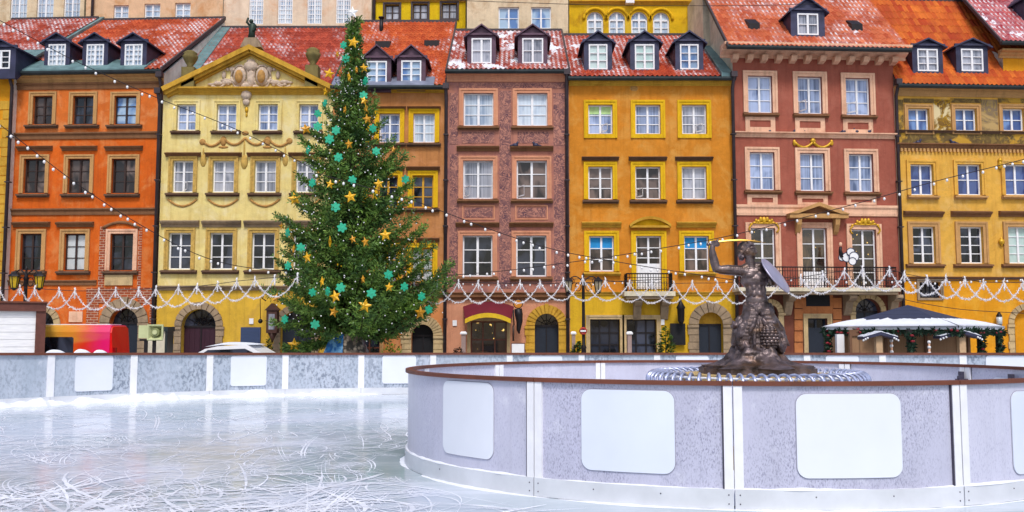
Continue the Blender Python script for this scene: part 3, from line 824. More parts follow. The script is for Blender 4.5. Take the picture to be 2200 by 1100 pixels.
y0, zz, k = h.roofp
MB().prism_x([(y0 - .03, zz), (y0 - .03, zz + .09), (.35, zz + (.35 - y0) * k + .11), (.35, zz + (.35 - y0) * k + .02)], h.x0, h.x1 - .5).build('zinc_roof_edge', M['zincl'], h.root)
for u0, u1, v0, v1 in ((788, 831, 131, 179), (862, 905, 130, 177)):
    h.dormer(u0, v0, u1, v1, 94, 9, 'zincp', 'g_sky', drop=2)
h.hatch(822, 102); h.hatch(927, 100)
x, y, z = h.on_roof(819, 66)
MB().tube([(x, y, z - .3), (x, y, z + .65)], .1, 8).lathe([(.15, 0), (.15, .06)], 8, (x, y, z + .65)).build('vent_pipe', M['iron'], h.root)
h.pipe(958, 190)

# ======== mauve house with sgraffito
h = House('mauve pink house covered in purple scrollwork with a red awning', 960, 1222, 155, 40, 0)
for i, (u0, u1) in enumerate(((996, 1060), (1111, 1176))):
    h.win(u0, 200, u1, 270, pane='g_lace', sur='pinkw', sw=9, sill=('tandark', 13), mull=.1)
    h.win(u0 - 1, 345, u1 - 1, 427, pane='g_brown' if i else 'g_grey', sur='pinkw', sw=9, sill=('tandark', 13), hood=('tandark', 14, 316, 325), mull=.1, ajar=(0, 1.1))
    h.win(u0 - 2, 506, u1 - 2, 594, pane='g_dark', sur='pinkw', sw=9, sill=('tandark', 13), hood=('tandark', 15, 480, 488), mull=.1)
sg = MB()
for (u0, v0, u1, v1) in ((966, 200, 984, 310), (966, 330, 985, 620), (1073, 195, 1098, 620), (1189, 200, 1216, 312), (1190, 330, 1214, 620), (985, 178, 1216, 190), (1112, 283, 1180, 308), (992, 283, 1062, 308)):
    h.bx('painted_scrollwork', M['sgraf'], u0, v0, u1, v1, -.012, 0)
for (u0, u1) in ((998, 1058), (1112, 1172)):
    b = h.bx('painted_panel', M['sgraf'], u0, 446, u1, 467, -.014, 0)
    xa, xb, za, zb = h.rect(u0 - 5, 441, u1 + 5, 472)
    MB().box(xa, xb, -.03, 0, zb - .05, zb).box(xa, xb, -.03, 0, za, za + .05).box(xa, xa + .05, -.03, 0, za + .05, zb - .05).box(xb - .05, xb, -.03, 0, za + .05, zb - .05).build('panel_moulding', M['pinkw'], b)
h.shop(1011, 690, 1089, 770, 'g_warm', 'redbrown', 3, 2, 'stonel', 6)
h.arch(1149, 1200, 674, 760, 'stoney', 19, 13, door='doordark', fan='g_warm', key=True)
h.cornice('pinkw', 157, 176, .3)
h.cornice('tandark', 628, 637, .12, name='storey_band')
h.cornice('tandark', 637, 644, .2, name='storey_band')
h.roof(150, 66, 5.6, 'tileS', verge=(True, True))
h.walls([(162, 632, 'mauve'), (632, None, 'pinkw')], 5.6, ze=h.roofp[1] - .12, zr=h.z(66, yo=5.6) - .2)
for u0, u1 in ((1013, 1056), (1122, 1167)):
    h.dormer(u0, 82, u1, 136, 50, 9, 'zincp', 'g_grey', rows=2, drop=2)
h.pipe(1218, 160)
# awning, board, meter
xa, xb, za, zb = h.rect(995, 648, 1104, 690)
aw = thing('awning', 'dark red curved awning with a yellow lower edge over the mauve house shop window', 'awning', h.P + h.t * ((xa + xb) / 2) + Vector((0, 0, za)))
hw = (xb - xa) / 2; H = zb - za
m = MB(); m2 = MB(); n = 14
for i in range(n):
    t0, t1 = -1 + 2 * i / n, -1 + 2 * (i + 1) / n
    def A(t): return (t * hw, -.02, H * .75 + .25 * H * (1 - t * t))
    def B(t): return (t * hw * .88, -.95, .06 + H * .3 * (1 - t * t))
    a, b_, c, d = A(t0), A(t1), B(t1), B(t0)
    q = [(p[0], p[1], p[2] - .03) for p in (a, b_, c, d)]
    m.add([a, b_, c, d] + q, [(0, 1, 2, 3), (7, 6, 5, 4), (3, 2, 6, 7), (0, 3, 7, 4), (1, 5, 6, 2)])
    m2.add([(c[0], c[1] - .012, c[2] + .02), (d[0], d[1] - .012, d[2] + .02), (d[0], d[1] - .012, d[2] - .17), (c[0], c[1] - .012, c[2] - .17), (c[0], c[1] + .012, c[2] + .02), (d[0], d[1] + .012, d[2] + .02), (d[0], d[1] + .012, d[2] - .17), (c[0], c[1] + .012, c[2] - .17)], [(0, 1, 2, 3), (7, 6, 5, 4), (2, 6, 7, 3)])
for sx in (-1, 1):
    m.poly([(sx * hw, -.02, H * .75), (sx * hw * .88, -.95, .06), (sx * hw * .9, -.02, .05)])
m.build('canopy', plain('dark_red_canvas', C('6e1526'), .8, var=.15, scale=2), aw)
m2.build('valance', plain('yellow_canvas', C('e3bb22'), .8), aw)

# ======== ochre house
h = House('ochre house with bright yellow ground floor and blue roller blinds upstairs', 1222, 1574, 165, 40, 0)
for i, (u0, u1) in enumerate(((1264, 1316), (1365, 1419), (1465, 1518))):
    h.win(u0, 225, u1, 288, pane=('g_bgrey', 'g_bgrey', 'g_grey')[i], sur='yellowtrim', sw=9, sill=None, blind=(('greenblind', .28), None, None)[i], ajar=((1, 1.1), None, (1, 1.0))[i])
    h.win(u0, 358, u1, 428, pane=('g_brown', 'g_brown', 'g_grey')[i], sur='yellowtrim', sw=9, sill=('sillgrey', 13), hood=('sillgrey', 14, 339, 345), ajar=(None, (0, 1.1), None)[i])
for (u0, u1, bl) in ((1266, 1319, ('blueblind', .36)), (1470, 1523, ('blueblind', .36))):
    h.win(u0, 507, u1, 583, pane='g_brown', sur='yellowtrim', sw=10, sill=('stoney', 14), hood=('stoney', 16, 479, 489), blind=bl)
w = h.win(1367, 507, 1421, 622, pane='g_brown', sur='yellowtrim', sw=10, sill=None, rows=5, fr='white')
xa, xb, za, zb = h.rect(1367, 566, 1421, 622)
d = MB().box(xa + .03, xb - .03, .1, .128, za, zb)
for i in range(7): d.box(xa + .08 + i * .14, xa + .15 + i * .14, .08, .1, za + .1, zb - .1)
d.build('door_panel', M['white'], w)
xa, za = h.p(1352, 488); xb, _ = h.p(1440, 488); zt = h.z(466, 1396); xm = (xa + xb) / 2
N = 12; arc = [(xa + (xb - xa) * i / N, za + .1 + (zt - za - .1) * sin(pi * i / N) ** .8) for i in range(N + 1)]
seg = MB()
for (ax, az), (bx, bz) in zip(arc, arc[1:]):
    seg.prism_y([(ax, az), (bx, bz), (bx, bz - .12), (ax, az - .12)], -.26, .0)
seg.box(xa, xb, -.22, 0, za - .04, za + .05)
sg2 = seg.build('segmental_pediment', M['stoney'], h.root)
MB().prism_y([(xa + .1, za + .051)] + [(ax, az - .121) for ax, az in arc[1:-1]] + [(xb - .1, za + .051)], -.08, -.0).build('tympanum', M['yellowtrim'], sg2)
h.shop(1268, 686, 1332, 770, 'g_dark', 'iron', 3, 3, 'stonel', 8)
h.shop(1346, 686, 1411, 770, 'g_dark', 'iron', 3, 3, 'stonel', 8)
h.arch(1501, 1553, 671, 760, 'stone', 21, 9, door='doordark', fan_fill='stoney', key=True, jamb=True)
h.cornice('stoney', 168, 185, .28)
h.cornice('stoney', 627, 634, .12, name='storey_band')
h.roof(165, 76, 5.6, 'tileS2', verge=(True, True))
h.walls([(172, 630, 'ochre'), (630, None, 'brighty')], 5.6, ze=h.roofp[1] - .12, zr=h.z(76, yo=5.6) - .2)
y0, zz, k = h.roofp
MB().prism_x([(y0, zz - .1), (y0, zz + .18), (5.6, zz + (5.6 - y0) * k + .18), (5.6, zz + (5.6 - y0) * k - .1)], h.x1 - .55, h.x1 - .08).build('copper_valley', M['copper'], h.root)
for i, (u0, u1) in enumerate(((1265, 1305), (1364, 1406), (1461, 1501))):
    h.dormer(u0, 95, u1, 149, 64, 10, 'slate', ('g_mint', 'g_mint', 'g_sky')[i], rows=3, drop=2)
h.balcony(1347, 1444, 588, 626, 636, out=.7, brackets=(1368, 1426), bmat='stone')
h.relief('gable_stain', 'stuccob', [(1362, 182, 18, 5), (1362, 190, 10, 7)], .02, .2)

# ======== red brown house
h = House('tall red brown house with pink stone trim and a long iron balcony', 1577, 1924, 300, 39.9, 3.5)
for i, (u0, u1, dv) in enumerate(((1607, 1659, 0), (1714, 1766, 2), (1817, 1869, 5))):
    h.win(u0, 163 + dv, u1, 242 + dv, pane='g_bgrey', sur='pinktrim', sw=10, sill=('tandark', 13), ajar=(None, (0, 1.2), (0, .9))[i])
    xa, xb, za, zb = h.rect(u0 - 6, 251 + dv, u1 + 6, 283 + dv)
    MB().box(xa, xb, -.04, 0, zb - .16, zb).box(xa, xb, -.04, 0, za, za + .2).box(xa, xa + .2, -.04, 0, za + .2, zb - .16).box(xb - .2, xb, -.04, 0, za + .2, zb - .16).build('apron_panel', M['pinktrim'], h.root)
for i, (u0, u1, dv) in enumerate(((1611, 1664, 0), (1719, 1772, 2), (1824, 1876, 4))):
    h.win(u0, 327 + dv, u1, 408 + dv, pane='g_bgrey', sur='pinktrim', sw=10, sill=('tandark', 14))
    xa, xb, za, zb = h.rect(u0 - 6, 418 + dv, u1 + 6, 440)
    MB().box(xa, xb, -.04, 0, zb - .14, zb).box(xa, xb, -.04, 0, za, za + .1).box(xa, xa + .2, -.04, 0, za + .1, zb - .14).box(xb - .2, xb, -.04, 0, za + .1, zb - .14).build('apron_panel', M['pinktrim'], h.root)
for i, (u0, u1, dv) in enumerate(((1614, 1666, 0), (1724, 1777, 0), (1831, 1883, 3))):
    h.win(u0, 490 + dv, u1, 618, pane='g_warm', sur='pinktrim', sw=11, sill=None, rows=4)
    if i != 1:
        um = (u0 + u1) / 2; s2 = [(um, 474 + dv, 5, 8), (um, 480 + dv, 24, 2)]
        for sx in (-1, 1):
            for k, (dx, dy, ru, rv) in enumerate(((7, 472, 4, 6), (12, 476, 5, 4), (17, 474, 3, 4), (20, 479, 5, 2.5), (27, 481, 4, 2))):
                s2.append((um + sx * dx, dy + dv, ru, rv))
            s2 += [('t', [(um + sx * (26 + 6 * sin(k * .5)), 482 + dv + k * 3) for k in range(7)], .035)]
        h.relief('gilded_crest', 'gold', s2, -.09, .5)
xa, xb, za, zb = h.rect(1728, 585, 1773, 618)
MB().box(xa, xb, .09, .127, za, zb).build('door_panel', M['white'], h.root)
# pediment over the middle door
xl, zl = h.p(1690, 464); xr, _ = h.p(1815, 464); xm = (xl + xr) / 2; zt = h.z(437, 1752)
pd = MB().box(xl, xr, -.4, 0, zl - .12, zl + .06).prism_y([(xl - .05, zl + .06), (xm, zt), (xm, zt - .16), (xl + .35, zl + .06)], -.45, 0).prism_y([(xr + .05, zl + .06), (xr - .35, zl + .06), (xm, zt - .16), (xm, zt)], -.45, 0)
for sx, xx in ((1, xl + .45), (-1, xr - .45)):
    pd.prism_x([(0, zl - .125), (-.36, zl - .125), (-.3, zl - .4), (-.12, zl - .7), (0, zl - .8)], xx - .1, xx + .1)
pd = pd.build('door_pediment', M['tan'], h.root)
MB().prism_y([(xl + .36, zl + .062), (xr - .36, zl + .062), (xm, zt - .165)], -.2, -.0).build('tympanum', M['tandark'], pd)
h.relief('gilded_swag', 'gold', [('t', swag_pts(1706, 305, 1746, 305, 12), .06), ('t', swag_pts(1746, 305, 1786, 305, 12), .06), (1706, 307, 4, 7), (1746, 303, 6, 6), (1786, 307, 4, 7)], -.04, .5)
h.cornice('pinktrim', 286, 297, .2, name='storey_band')
h.cornice('pinktrim', 441, 464, .1, name='storey_band')
h.arch(1640, 1672, 655, 760, 'stonel', 12, 9, door='doordark', blocks=False)
h.arch(1838, 1893, 641, 760, 'stonel', 11, 9, door='doordark', blocks=False)
h.win(1736, 684, 1778, 775, fr='doordark', pane='g_dark', cols=2, rows=1, sur='stonel', sw=9, sill=None, depth=.2)
xa, xb, za, zb = h.rect(1737, 704, 1777, 772)
MB().box(xa, xb, .18, .199, 0, zb).build('door', M['doordark'], h.root)
h.bx('dark_panel', M['black'], 1731, 633, 1782, 658, -.05, 0)
blk = MB()
for (u0, u1) in ((1706, 1724), (1789, 1807)):
    for i in range(7):
        xa, xb, za, zb = h.rect(u0, 640 + i * 24, u1, 662 + i * 24)
        if zb > 0: MB().box(xa, xb, -.06, 0, max(0, za), zb).build('rusticated_block', M['brownbase'], h.root)
xa, xb, za, zb = h.rect(1724, 630, 1789, 674); blk.box(xa, xb, -.03, 0, za, zb)
blk.build('panel_surround', M['brownbase'], h.root)
bl = MB(); z1 = h.z(118)
h.cornice('pinktrim', 104, 128, .75, dx=.55)
for i in range(12):
    x = h.x0 + .05 + (h.x1 - h.x0 - .1) * i / 11
    MB().prism_x([(0, z1 - .42), (-.3, z1 - .36), (-.42, z1 - .2), (-.42, z1 - .14), (0, z1 - .14)], x - .13, x + .13).build('modillion', M['pinktrim'], h.root)
h.roof(101, -22, 3.6, 'tileC', over=.85, verge=(True, False), xa=h.x0 - .45, xb=h.x1 + .35)
h.walls([(120, 625, 'brownred'), (625, None, 'darkbase')], 6.0, ze=h.roofp[1] + .3, zr=h.z(-22, yo=6.0), flank='cream')
xx = MB().box(h.x0 - .3, h.x1 + .2, 3.55, 7, 8, h.z(-24, yo=3.6)).build('attic_wall', M['cream'], h.root)
h.dormer(1713, 29, 1758, 75, -8, 14, 'slate', 'g_grey', rows=2, drop=5)
h.hatch(1620, 62, .25, .25); h.hatch(1841, 64, .25, .25)
h.balcony(1592, 1926, 574, 618, 626, out=.85, brackets=(1690, 1818, 1915), bmat='stone')
h.pipe(1576, 168); h.pipe(1929, 178)

# ======== golden house on the right
h = House('golden yellow house with a dark painted frieze under the eaves', 1924, 2330, 300, 40.3, 3.5)
for i, (u0, u1) in enumerate(((1951, 1996), (2052, 2098), (2154, 2200), (2254, 2300))):
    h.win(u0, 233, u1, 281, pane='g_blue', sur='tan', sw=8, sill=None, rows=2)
for i, (u0, u1) in enumerate(((1956, 2005), (2057, 2108), (2159, 2209), (2260, 2310))):
    h.win(u0, 353, u1, 419, pane='g_royal', sur='goldy', sw=8, sill=('tan', 10), rows=2)
for i, (u0, u1) in enumerate(((1961, 2009), (2063, 2112), (2166, 2215), (2268, 2318))):
    h.win(u0, 487, u1, 566, pane=('g_dark', 'g_dark', 'g_mint', 'g_dark')[i], sur='tan', sw=10, sill=('tandark', 18), hood=('tandark', 19, 456, 466), rows=4)
h.cornice('tan', 190, 210, .3)
fr = MB()
for k, (u0, u1) in enumerate(((1926, 1941), (2006, 2042), (2108, 2144), (2210, 2246))):
    h.bx('painted_panel', M[('frieze', 'frieze2', 'frieze3', 'frieze2')[k]], u0, 214, u1, 282, -.015, 0)
for (u0, u1) in ((1941, 2006), (2042, 2108), (2144, 2210)):
    h.bx('painted_panel', M['frieze'], u0, 212, u1, 221, -.02, 0)
xa, xb, za, zb = h.rect(1924, 287, 2340, 310)
MB().box(xa, h.x1, -.016, 0, za, zb).build('painted_frieze', M['frieze'], h.root)
h.cornice('sillgrey', 283, 288, .16, name='storey_band')
h.cornice('tandark', 311, 321, .2, name='storey_band')
dn = MB(); zd = h.z(325)
n = int((h.x1 - h.x0) / .17)
for i in range(n): dn.box(h.x0 + i * .17, h.x0 + i * .17 + .095, -.1, 0, zd - .07, zd + .07)
dn.box(h.x0, h.x1, -.03, 0, zd + .05, zd + .1)
dn.build('dentil_band', M['tan'], h.root)
h.cornice('tandark', 595, 601, .16, name='storey_band')
h.win(1975, 606, 2020, 640, fr='iron', pane='g_dark', cols=5, rows=2, sur='stone', sw=5)
h.arch(2178, 2240, 664, 760, 'stonel', 12, 11, door='doordark')
h.arch(1985, 2030, 690, 760, 'stonel', 9, 9, door='black')
h.roof(184, 4, 3.4, 'tileD', over=.4, verge=(False, True))
h.walls([(190, 600, 'goldy'), (600, None, 'goldo')], 5, ze=h.roofp[1] - .1, zr=h.z(4, yo=3.4) - .2)
for u0, u1 in ((1971, 2015), (2065, 2112)):
    h.dormer(u0, 105, u1, 153, 80, 11, 'slate', 'g_grey', rows=3, drop=5)
h.relief('gilded_emblem', 'gold', [(2147, 355, 5, 10), (2147, 345, 5, 5)], -.06, .6)
h.relief('gilded_emblem', 'gold', [(2150, 520, 7, 7), (2150, 520, 3, 11)], -.06, .6)

# ======== taller house beyond the right edge, its flank showing above the golden roof
h = House('tall house at the right edge with a mottled stone flank and a frosted red roof', 2204, 2420, 300, 40.9, 3.5)
h.x0 = 22.0 - h.P.x
for v0, v1 in ((150, 220), (320, 400), (470, 560)):
    h.win(2290, v0, 2340, v1, sur='stonel', sw=8, pane='g_dark')
h.walls([(118, None, 'goldo')], 6.5, flank='mottle', ze=h.z(118) - .2, zr=h.z(118) + 4.2)
h.roof(92, -80, 5.5, 'tileE', over=.5, verge=(True, False), xa=h.x0 - .35)
h.dormer(2212, 0, 2262, 45, -40, 12, 'slate', 'g_dark')
h.cornice('tan', 112, 128, .35, dx=.2)

# ======== the taller back houses that close the view above the roofs
def back(label, uL, uR, Y, mat, vbot, wins, pane, cols, rows, vtop=-140, fr='white', sur=None, arched=False, flank='cream', bar=.03):
    h = House(label, uL, uR, 40, Y, 0, 'rear_house', 'rear houses rising behind the red roofs')
    for u0, v0, u1, v1 in wins:
        if arched:
            xa, xb, za, zb = h.rect(u0, v0, u1, v1); r = (xb - xa) / 2; xc = (xa + xb) / 2; zs = zb - r; N = 14
            h.holes.append((xa, xb, za, zb, True))
            arc = [(xc - r * cos(pi * i / N), zs + r * sin(pi * i / N)) for i in range(N + 1)]
            w = MB().prism_y(arc + [(xb, za), (xa, za)], .17, .19).build('window', M[pane], h.root)
            f = MB()
            f.tube([(x, .14, z) for x, z in arc], .05, 5).box(xa, xa + .08, .1, .165, za, zs).box(xb - .08, xb, .1, .165, za, zs).box(xa + .08, xb - .08, .1, .165, za, za + .08).box(xc - .05, xc + .05, .1, .165, za + .08, zb - .04).box(xa + .08, xb - .08, .105, .166, zs - .04, zs + .04).box(xa + .08, xb - .08, .12, .166, (zs + za) / 2 - .02, (zs + za) / 2 + .02)
            f.build('frame', M[fr], w)
            MB().tube([(xc - (r + .16) * cos(pi * i / N), -.02, zs + (r + .16) * sin(pi * i / N)) for i in range(N + 1)], .08, 6).build('arch_moulding', M['yellowtrim'], w)
        else:
            h.win(u0, v0, u1, v1, fr=fr, pane=pane, cols=cols, rows=rows, sur=sur, sw=4, depth=.1, bar=bar)
    h.walls([(vtop, None, mat)], 6, flank=flank)
    MB().prism_x([(-.3, h.z(vtop)), (-.3, h.z(vtop) + .15), (3, h.z(vtop) + 1.6), (6.3, h.z(vtop) + .15), (6.3, h.z(vtop))], h.x0, h.x1).build('roof', M['tileA'], h.root)
    return h
back('rear beige house with three tall paned windows at the top left corner', -260, 180, 48.2, 'rbeige', 45, ((22, -12, 58, 45), (79, -12, 115, 45), (137, -14, 172, 42), (-90, -12, -54, 45)), 'g_lace', 4, 3, bar=.02)
h = back('rear peach house with three small windows above the orange house roof', 184, 478, 48.0, 'rpeach', 48, ((244, 11, 276, 50), (310, 8, 344, 48), (376, 6, 409, 45)), 'g_lace', 2, 3)
h.pipe(186, -60)
back('rear pale pink house with four tall lattice windows behind the pediment', 480, 798, 48.1, 'rpink', 55, ((535, -40, 566, 52), (597, -40, 629, 51), (660, -40, 692, 51), (722, -40, 754, 50)), 'g_lace', 6, 9, bar=.035)
h = back('rear lemon yellow house with three brown framed windows', 806, 1000, 47.9, 'ryellow', 47, ((827, 10, 858, 42), (887, 8, 919, 41), (949, 7, 982, 40)), 'g_grey', 2, 2, fr='brownframe', sur='verge')
h.cornice('stoney', -2, 5, .2); h.pipe(800, -60)
back('rear beige house with two blue windows behind the mauve house dormers', 1003, 1221, 46.2, 'rbeige', 66, ((1071, 15, 1115, 62), (1141, 15, 1184, 61)), 'g_sky', 2, 2)
h = back('rear stained yellow house with four small arched windows', 1223, 1492, 46.3, 'ryellow2', 75, ((1261, 25, 1296, 74), (1308, 25, 1343, 75), (1356, 25, 1391, 75), (1403, 26, 1438, 75)), 'g_lace', 2, 2, arched=True)
h.cornice('stoney', 4, 10, .2)
h.bx('wall_lantern', M['white'], 1343, -4, 1361, 11, -.35, -.05)
h = back('rear brown house showing as a strip beside the red brown house', 1493, 1580, 49.5, 'brownbase', 75, (), 'g_dark', 2, 2)
# ------------------------------------------------------------------ ice, outer barrier, inner ring
random.seed(21)
def cr(pts, u):                                        # Catmull-Rom through (x, y)
    n = len(pts) - 1; i = min(int(u), n - 1); t = u - i
    p = [pts[max(0, min(n, i + k))] for k in (-1, 0, 1, 2)]
    return tuple(.5 * (2 * p[1][c] + (p[2][c] - p[0][c]) * t + (2 * p[0][c] - 5 * p[1][c] + 4 * p[2][c] - p[3][c]) * t * t + (3 * p[1][c] - p[0][c] - 3 * p[2][c] + p[3][c]) * t ** 3) for c in (0, 1))
CTRL = [((u - 1100) / F * Y, Y) for u, Y in ((-1000, 13.2), (-700, 15.2), (-350, 17.9), (0, 20.4), (300, 22.5), (600, 24.2), (950, 25), (1350, 24.7), (1750, 24), (2150, 22.8), (2500, 21.3))]
BPATH = [cr(CTRL, i / 40) for i in range(40 * (len(CTRL) - 1) + 1)]
def bar_at(u):                                          # the barrier point seen at column u
    t = (u - 1100) / F
    for (ax, ay), (bx, by) in zip(BPATH, BPATH[1:]):
        fa, fb = ax - t * ay, bx - t * by
        if fa <= 0 <= fb:
            k = fa / (fa - fb) if fa != fb else 0
            return ax + (bx - ax) * k, ay + (by - ay) * k
    return BPATH[-1]
def bar_h(Y): return EYE - (757.5 - 718) / F * Y
def bary(x):
    for (ax, ay), (bx, by) in zip(BPATH, BPATH[1:]):
        if ax <= x <= bx: return ay + (by - ay) * (x - ax) / (bx - ax)
    return 14
# inner ring: an oval round the statue
RX, RY, RA, RB, RH = 2.72, 12.1, 4.04, 3.55, 1.15
def ring_pt(th, off=0.0):
    c, s_ = cos(th), sin(th)
    nx, ny = c / RA, s_ / RB; L = sqrt(nx * nx + ny * ny)
    return RX + RA * c + off * nx / L, RY + RB * s_ + off * ny / L
def ring_th(u):                                         # front side of the ring at column u
    t = (u - 1100) / F; best = None
    N = 4000
    for i in range(N):
        th = pi + .35 * 0 + (pi) * i / N + -.25
        x, y = ring_pt(th)
        if i and (x - t * y) * prev <= 0: return th
        prev = x - t * y
    return -pi / 2
def inside_ring(x, y, m=.1): return ((x - RX) / (RA + m)) ** 2 + ((y - RY) / (RB + m)) ** 2 < 1

def setup_ice():
    t = NT('skated_ice'); o = t.obj()
    n1 = t.ramp(t.noise(o, .22, 4, .5, .4), .4, .6)
    base = t.mix(n1, C('a6b8be'), C('d2dcec'))
    fro = t.ramp(t.noise(t.map(o, sc=(.6, 1.4, 1), rot=(0, 0, .4)), .5, 7, .68, .9), .5, .74)
    base = t.mix(t.math('MULTIPLY', fro, .62), base, (.82, .84, .95, 1))
    # fine scratches: sheets of long thin warped streaks, gathered in worn areas
    for k, (rot, sx, sy) in enumerate(((.15, .5, 9), (1.0, .6, 8), (-.7, .5, 10), (2.2, .45, 11))):
        w = t.noise(t.map(o, sc=(sx, sy, 1), rot=(0, 0, rot), loc=(k * 7, k * 3, 0)), 1.6, 5, .6, .9)
        w = t.ramp(t.math('ABSOLUTE', t.math('SUBTRACT', w, .5)), .0, .016, (1, 1, 1, 1), (0, 0, 0, 1))
        g_ = t.ramp(t.noise(t.map(o, loc=(k * 5, 9, k)), .35, 4), .48, .66)
        base = t.mix(t.math('MULTIPLY', t.math('MULTIPLY', w, g_), .4), base, (.85, .87, .97, 1))
    t.bump(t.math('ADD', t.noise(o, 2.2, 2), t.math('MULTIPLY', t.noise(o, 30, 3), .15)), .02, .05)
    t.out(base, t.math('ADD', .10, t.math('MULTIPLY', fro, .2)), 0, .3)
    pts = [p for p in BPATH]
    mb = MB()
    poly = [(x, y, 0) for x, y in pts] + [(30, 16, 0), (30, -8, 0), (-25, -8, 0)]
    mb.poly(poly)
    # cuts left by the blades: thin raised lines of shaved ice
    mb.m = 1
    lift = [.003]
    def stroke(P, w):
        lift[0] += 2.5e-6                                     # every cut a hair above the last
        n = len(P); vs = []; fs = []
        for i, (x, y) in enumerate(P):
            a = P[max(0, i - 1)]; b = P[min(n - 1, i + 1)]
            dx, dy = b[0] - a[0], b[1] - a[1]; L = sqrt(dx * dx + dy * dy) or 1
            ww = w * (1 - .85 * abs(2 * i / (n - 1) - 1) ** 2) * random.uniform(.5, 1.2)
            vs += [(x - dy / L * ww, y + dx / L * ww, lift[0]), (x + dy / L * ww, y - dx / L * ww, lift[0])]
            if i: fs.append((2 * i - 2, 2 * i - 1, 2 * i + 1, 2 * i))
        mb.add(vs, fs)
    for k in range(2500):
        if 1500 <= k < 2100:                                # bold marks where skaters turn, near on the left
            Y = random.uniform(4, 9.5); X = (random.uniform(-.62, -.22) + random.uniform(0, .1)) * Y
        elif k < 2300:
            Y = random.uniform(3.6, 19) ** 1.0; X = random.uniform(-.62, -.03) * Y + random.uniform(-1, .5)
        else:
            Y = random.uniform(4, 23); X = random.uniform(-.7, .5) * Y
        R = random.choice((.5, 1.0, 1.6, 3, 6, 12)) * random.uniform(.6, 1.5)
        a0 = random.uniform(0, 2 * pi); L = random.uniform(.5, 3.2); sp_ = min(L / R, 4.5)
        n = max(6, int(L / .12)); sg_ = random.choice((-1, 1)); P = []
        wob = random.uniform(0, 6)
        cx_, cy_ = X - R * cos(a0), Y - R * sin(a0)
        for i in range(n + 1):
            A = a0 + sg_ * sp_ * i / n; r = R * (1 + .025 * sin(wob + 5 * A))
            x, y = cx_ + r * cos(A), cy_ + r * sin(A)
            if inside_ring(x, y, .35) or y > bary(x) - .6: break
            P.append((x, y))
        if len(P) > 4:
            w = random.choice((.003, .005, .005, .008, .013)) * (2.2 if 1500 <= k < 2100 else 1.15); stroke(P, w)
            if random.random() < .18:
                stroke([(x + .04, y + .03) for x, y in P], w)
            if random.random() < .10:                     # a hockey stop: a fan of short marks
                x, y = P[-1]
                for q in range(9):
                    a = random.uniform(-.5, .5) + a0
                    stroke([(x + random.uniform(-.2, .2) + cos(a) * .1 * i, y + random.uniform(-.1, .1) + sin(a) * .1 * i) for i in range(5)], .005)
    q2 = NT('shaved_ice'); tr_ = q2.n('BsdfTransparent'); mx = q2.n('MixShader'); o2 = q2.obj()
    q2.out((.86, .88, .96, 1), .6)
    fm_ = q2.ramp(q2.noise(q2.map(o2, sc=(1, 1.3, 1)), 9, 5, .7), .22, .44); fm2 = q2.ramp(q2.noise(o2, .9, 3), .3, .6)
    q2.set(mx.inputs[0], q2.math('MULTIPLY', fm_, q2.math('ADD', q2.math('MULTIPLY', fm2, .5), .5))); q2.t.links.new(tr_.outputs[0], mx.inputs[1]); q2.t.links.new(q2.b.outputs[0], mx.inputs[2])
    q2.t.links.new(mx.outputs[0], q2.t.nodes['Material Output'].inputs['Surface']); sh = q2.mat
    o = mb.build('ice', [t.mat, sh]); o['kind'] = 'structure'
setup_ice()
def heap(mb, path, w, h, seed, n=5, drop=.25):             # irregular ridge of snow swept against a wall
    vs = []; fs = []; W_ = n + 1
    for i, (x, y, nx, ny) in enumerate(path):
        k = mnoise.noise(Vector((x * 1.3, y * 1.3, seed))) * .7 + .5 + .35 * mnoise.noise(Vector((x * 5, y * 5, seed)))
        k = max(.12, k)
        k *= min(1, (len(path) - 1 - i) / 80 + .05)
        for j in range(n + 1):
            q = j / n; hh = h * k * (cos(q * pi / 2) ** 1.2) * (1 + .35 * mnoise.noise(Vector((x * 7, y * 7, j + seed))))
            ww = w * (.5 + .7 * k) * q
            vs.append((x + nx * ww, y + ny * ww, max(.0, hh) - .002))
        if i:
            for j in range(n):
                a = (i - 1) * W_ + j; b = i * W_ + j
                fs.append((a, a + 1, b + 1, b))
    mb.add(vs, fs, True)

def frost(name, base, dark, amt, th0=.5, scale=34, cluster=1.2, str_=(1, 1, .55), grey=None):
    t = NT(name); oi = t.n('ObjectInfo'); ad = t.n('VectorMath', operation='ADD'); t.set(ad.inputs[0], t.obj())
    cb = t.n('CombineXYZ'); t.set(cb.inputs[2], t.math('MULTIPLY', oi.outputs['Random'], 23.0)); t.set(cb.inputs[0], t.math('MULTIPLY', oi.outputs['Random'], 41.0)); t.set(ad.inputs[1], cb.outputs[0]); o = ad.outputs[0]
    c = t.ramp(t.noise(o, cluster, 5, .6), .36, .62)
    sp = t.ramp(t.noise(t.map(o, sc=str_), scale, 4, .65), th0, th0 + .12)
    m = t.math('MULTIPLY', sp, t.math('MULTIPLY', c, amt))
    big = t.ramp(t.noise(t.map(o, sc=(1, 1, .35)), 1.9, 6, .65), .3, .7)
    col = t.mix(big, base, grey or sc(base, .82))
    dr = t.ramp(t.noise(t.map(o, sc=(7, 7, .3)), 2, 4, .6), .52, .75)          # runs of melt water
    col = t.mix(t.math('MULTIPLY', dr, .3), col, sc(base, .68))
    col = t.mix(m, col, dark)
    sm_ = t.ramp(t.noise(t.map(o, loc=(3, 3, 3)), 4, 6, .7), .58, .7)
    col = t.mix(t.math('MULTIPLY', sm_, .35), col, (.84, .85, .92, 1))
    return t.out(col, .28, 0, .5)
g['frostA'] = frost('frosted_acrylic_ring', C('d4d4ea'), C('5a5a80'), .62, .5, 95, 1.1, (1, 1, .4))
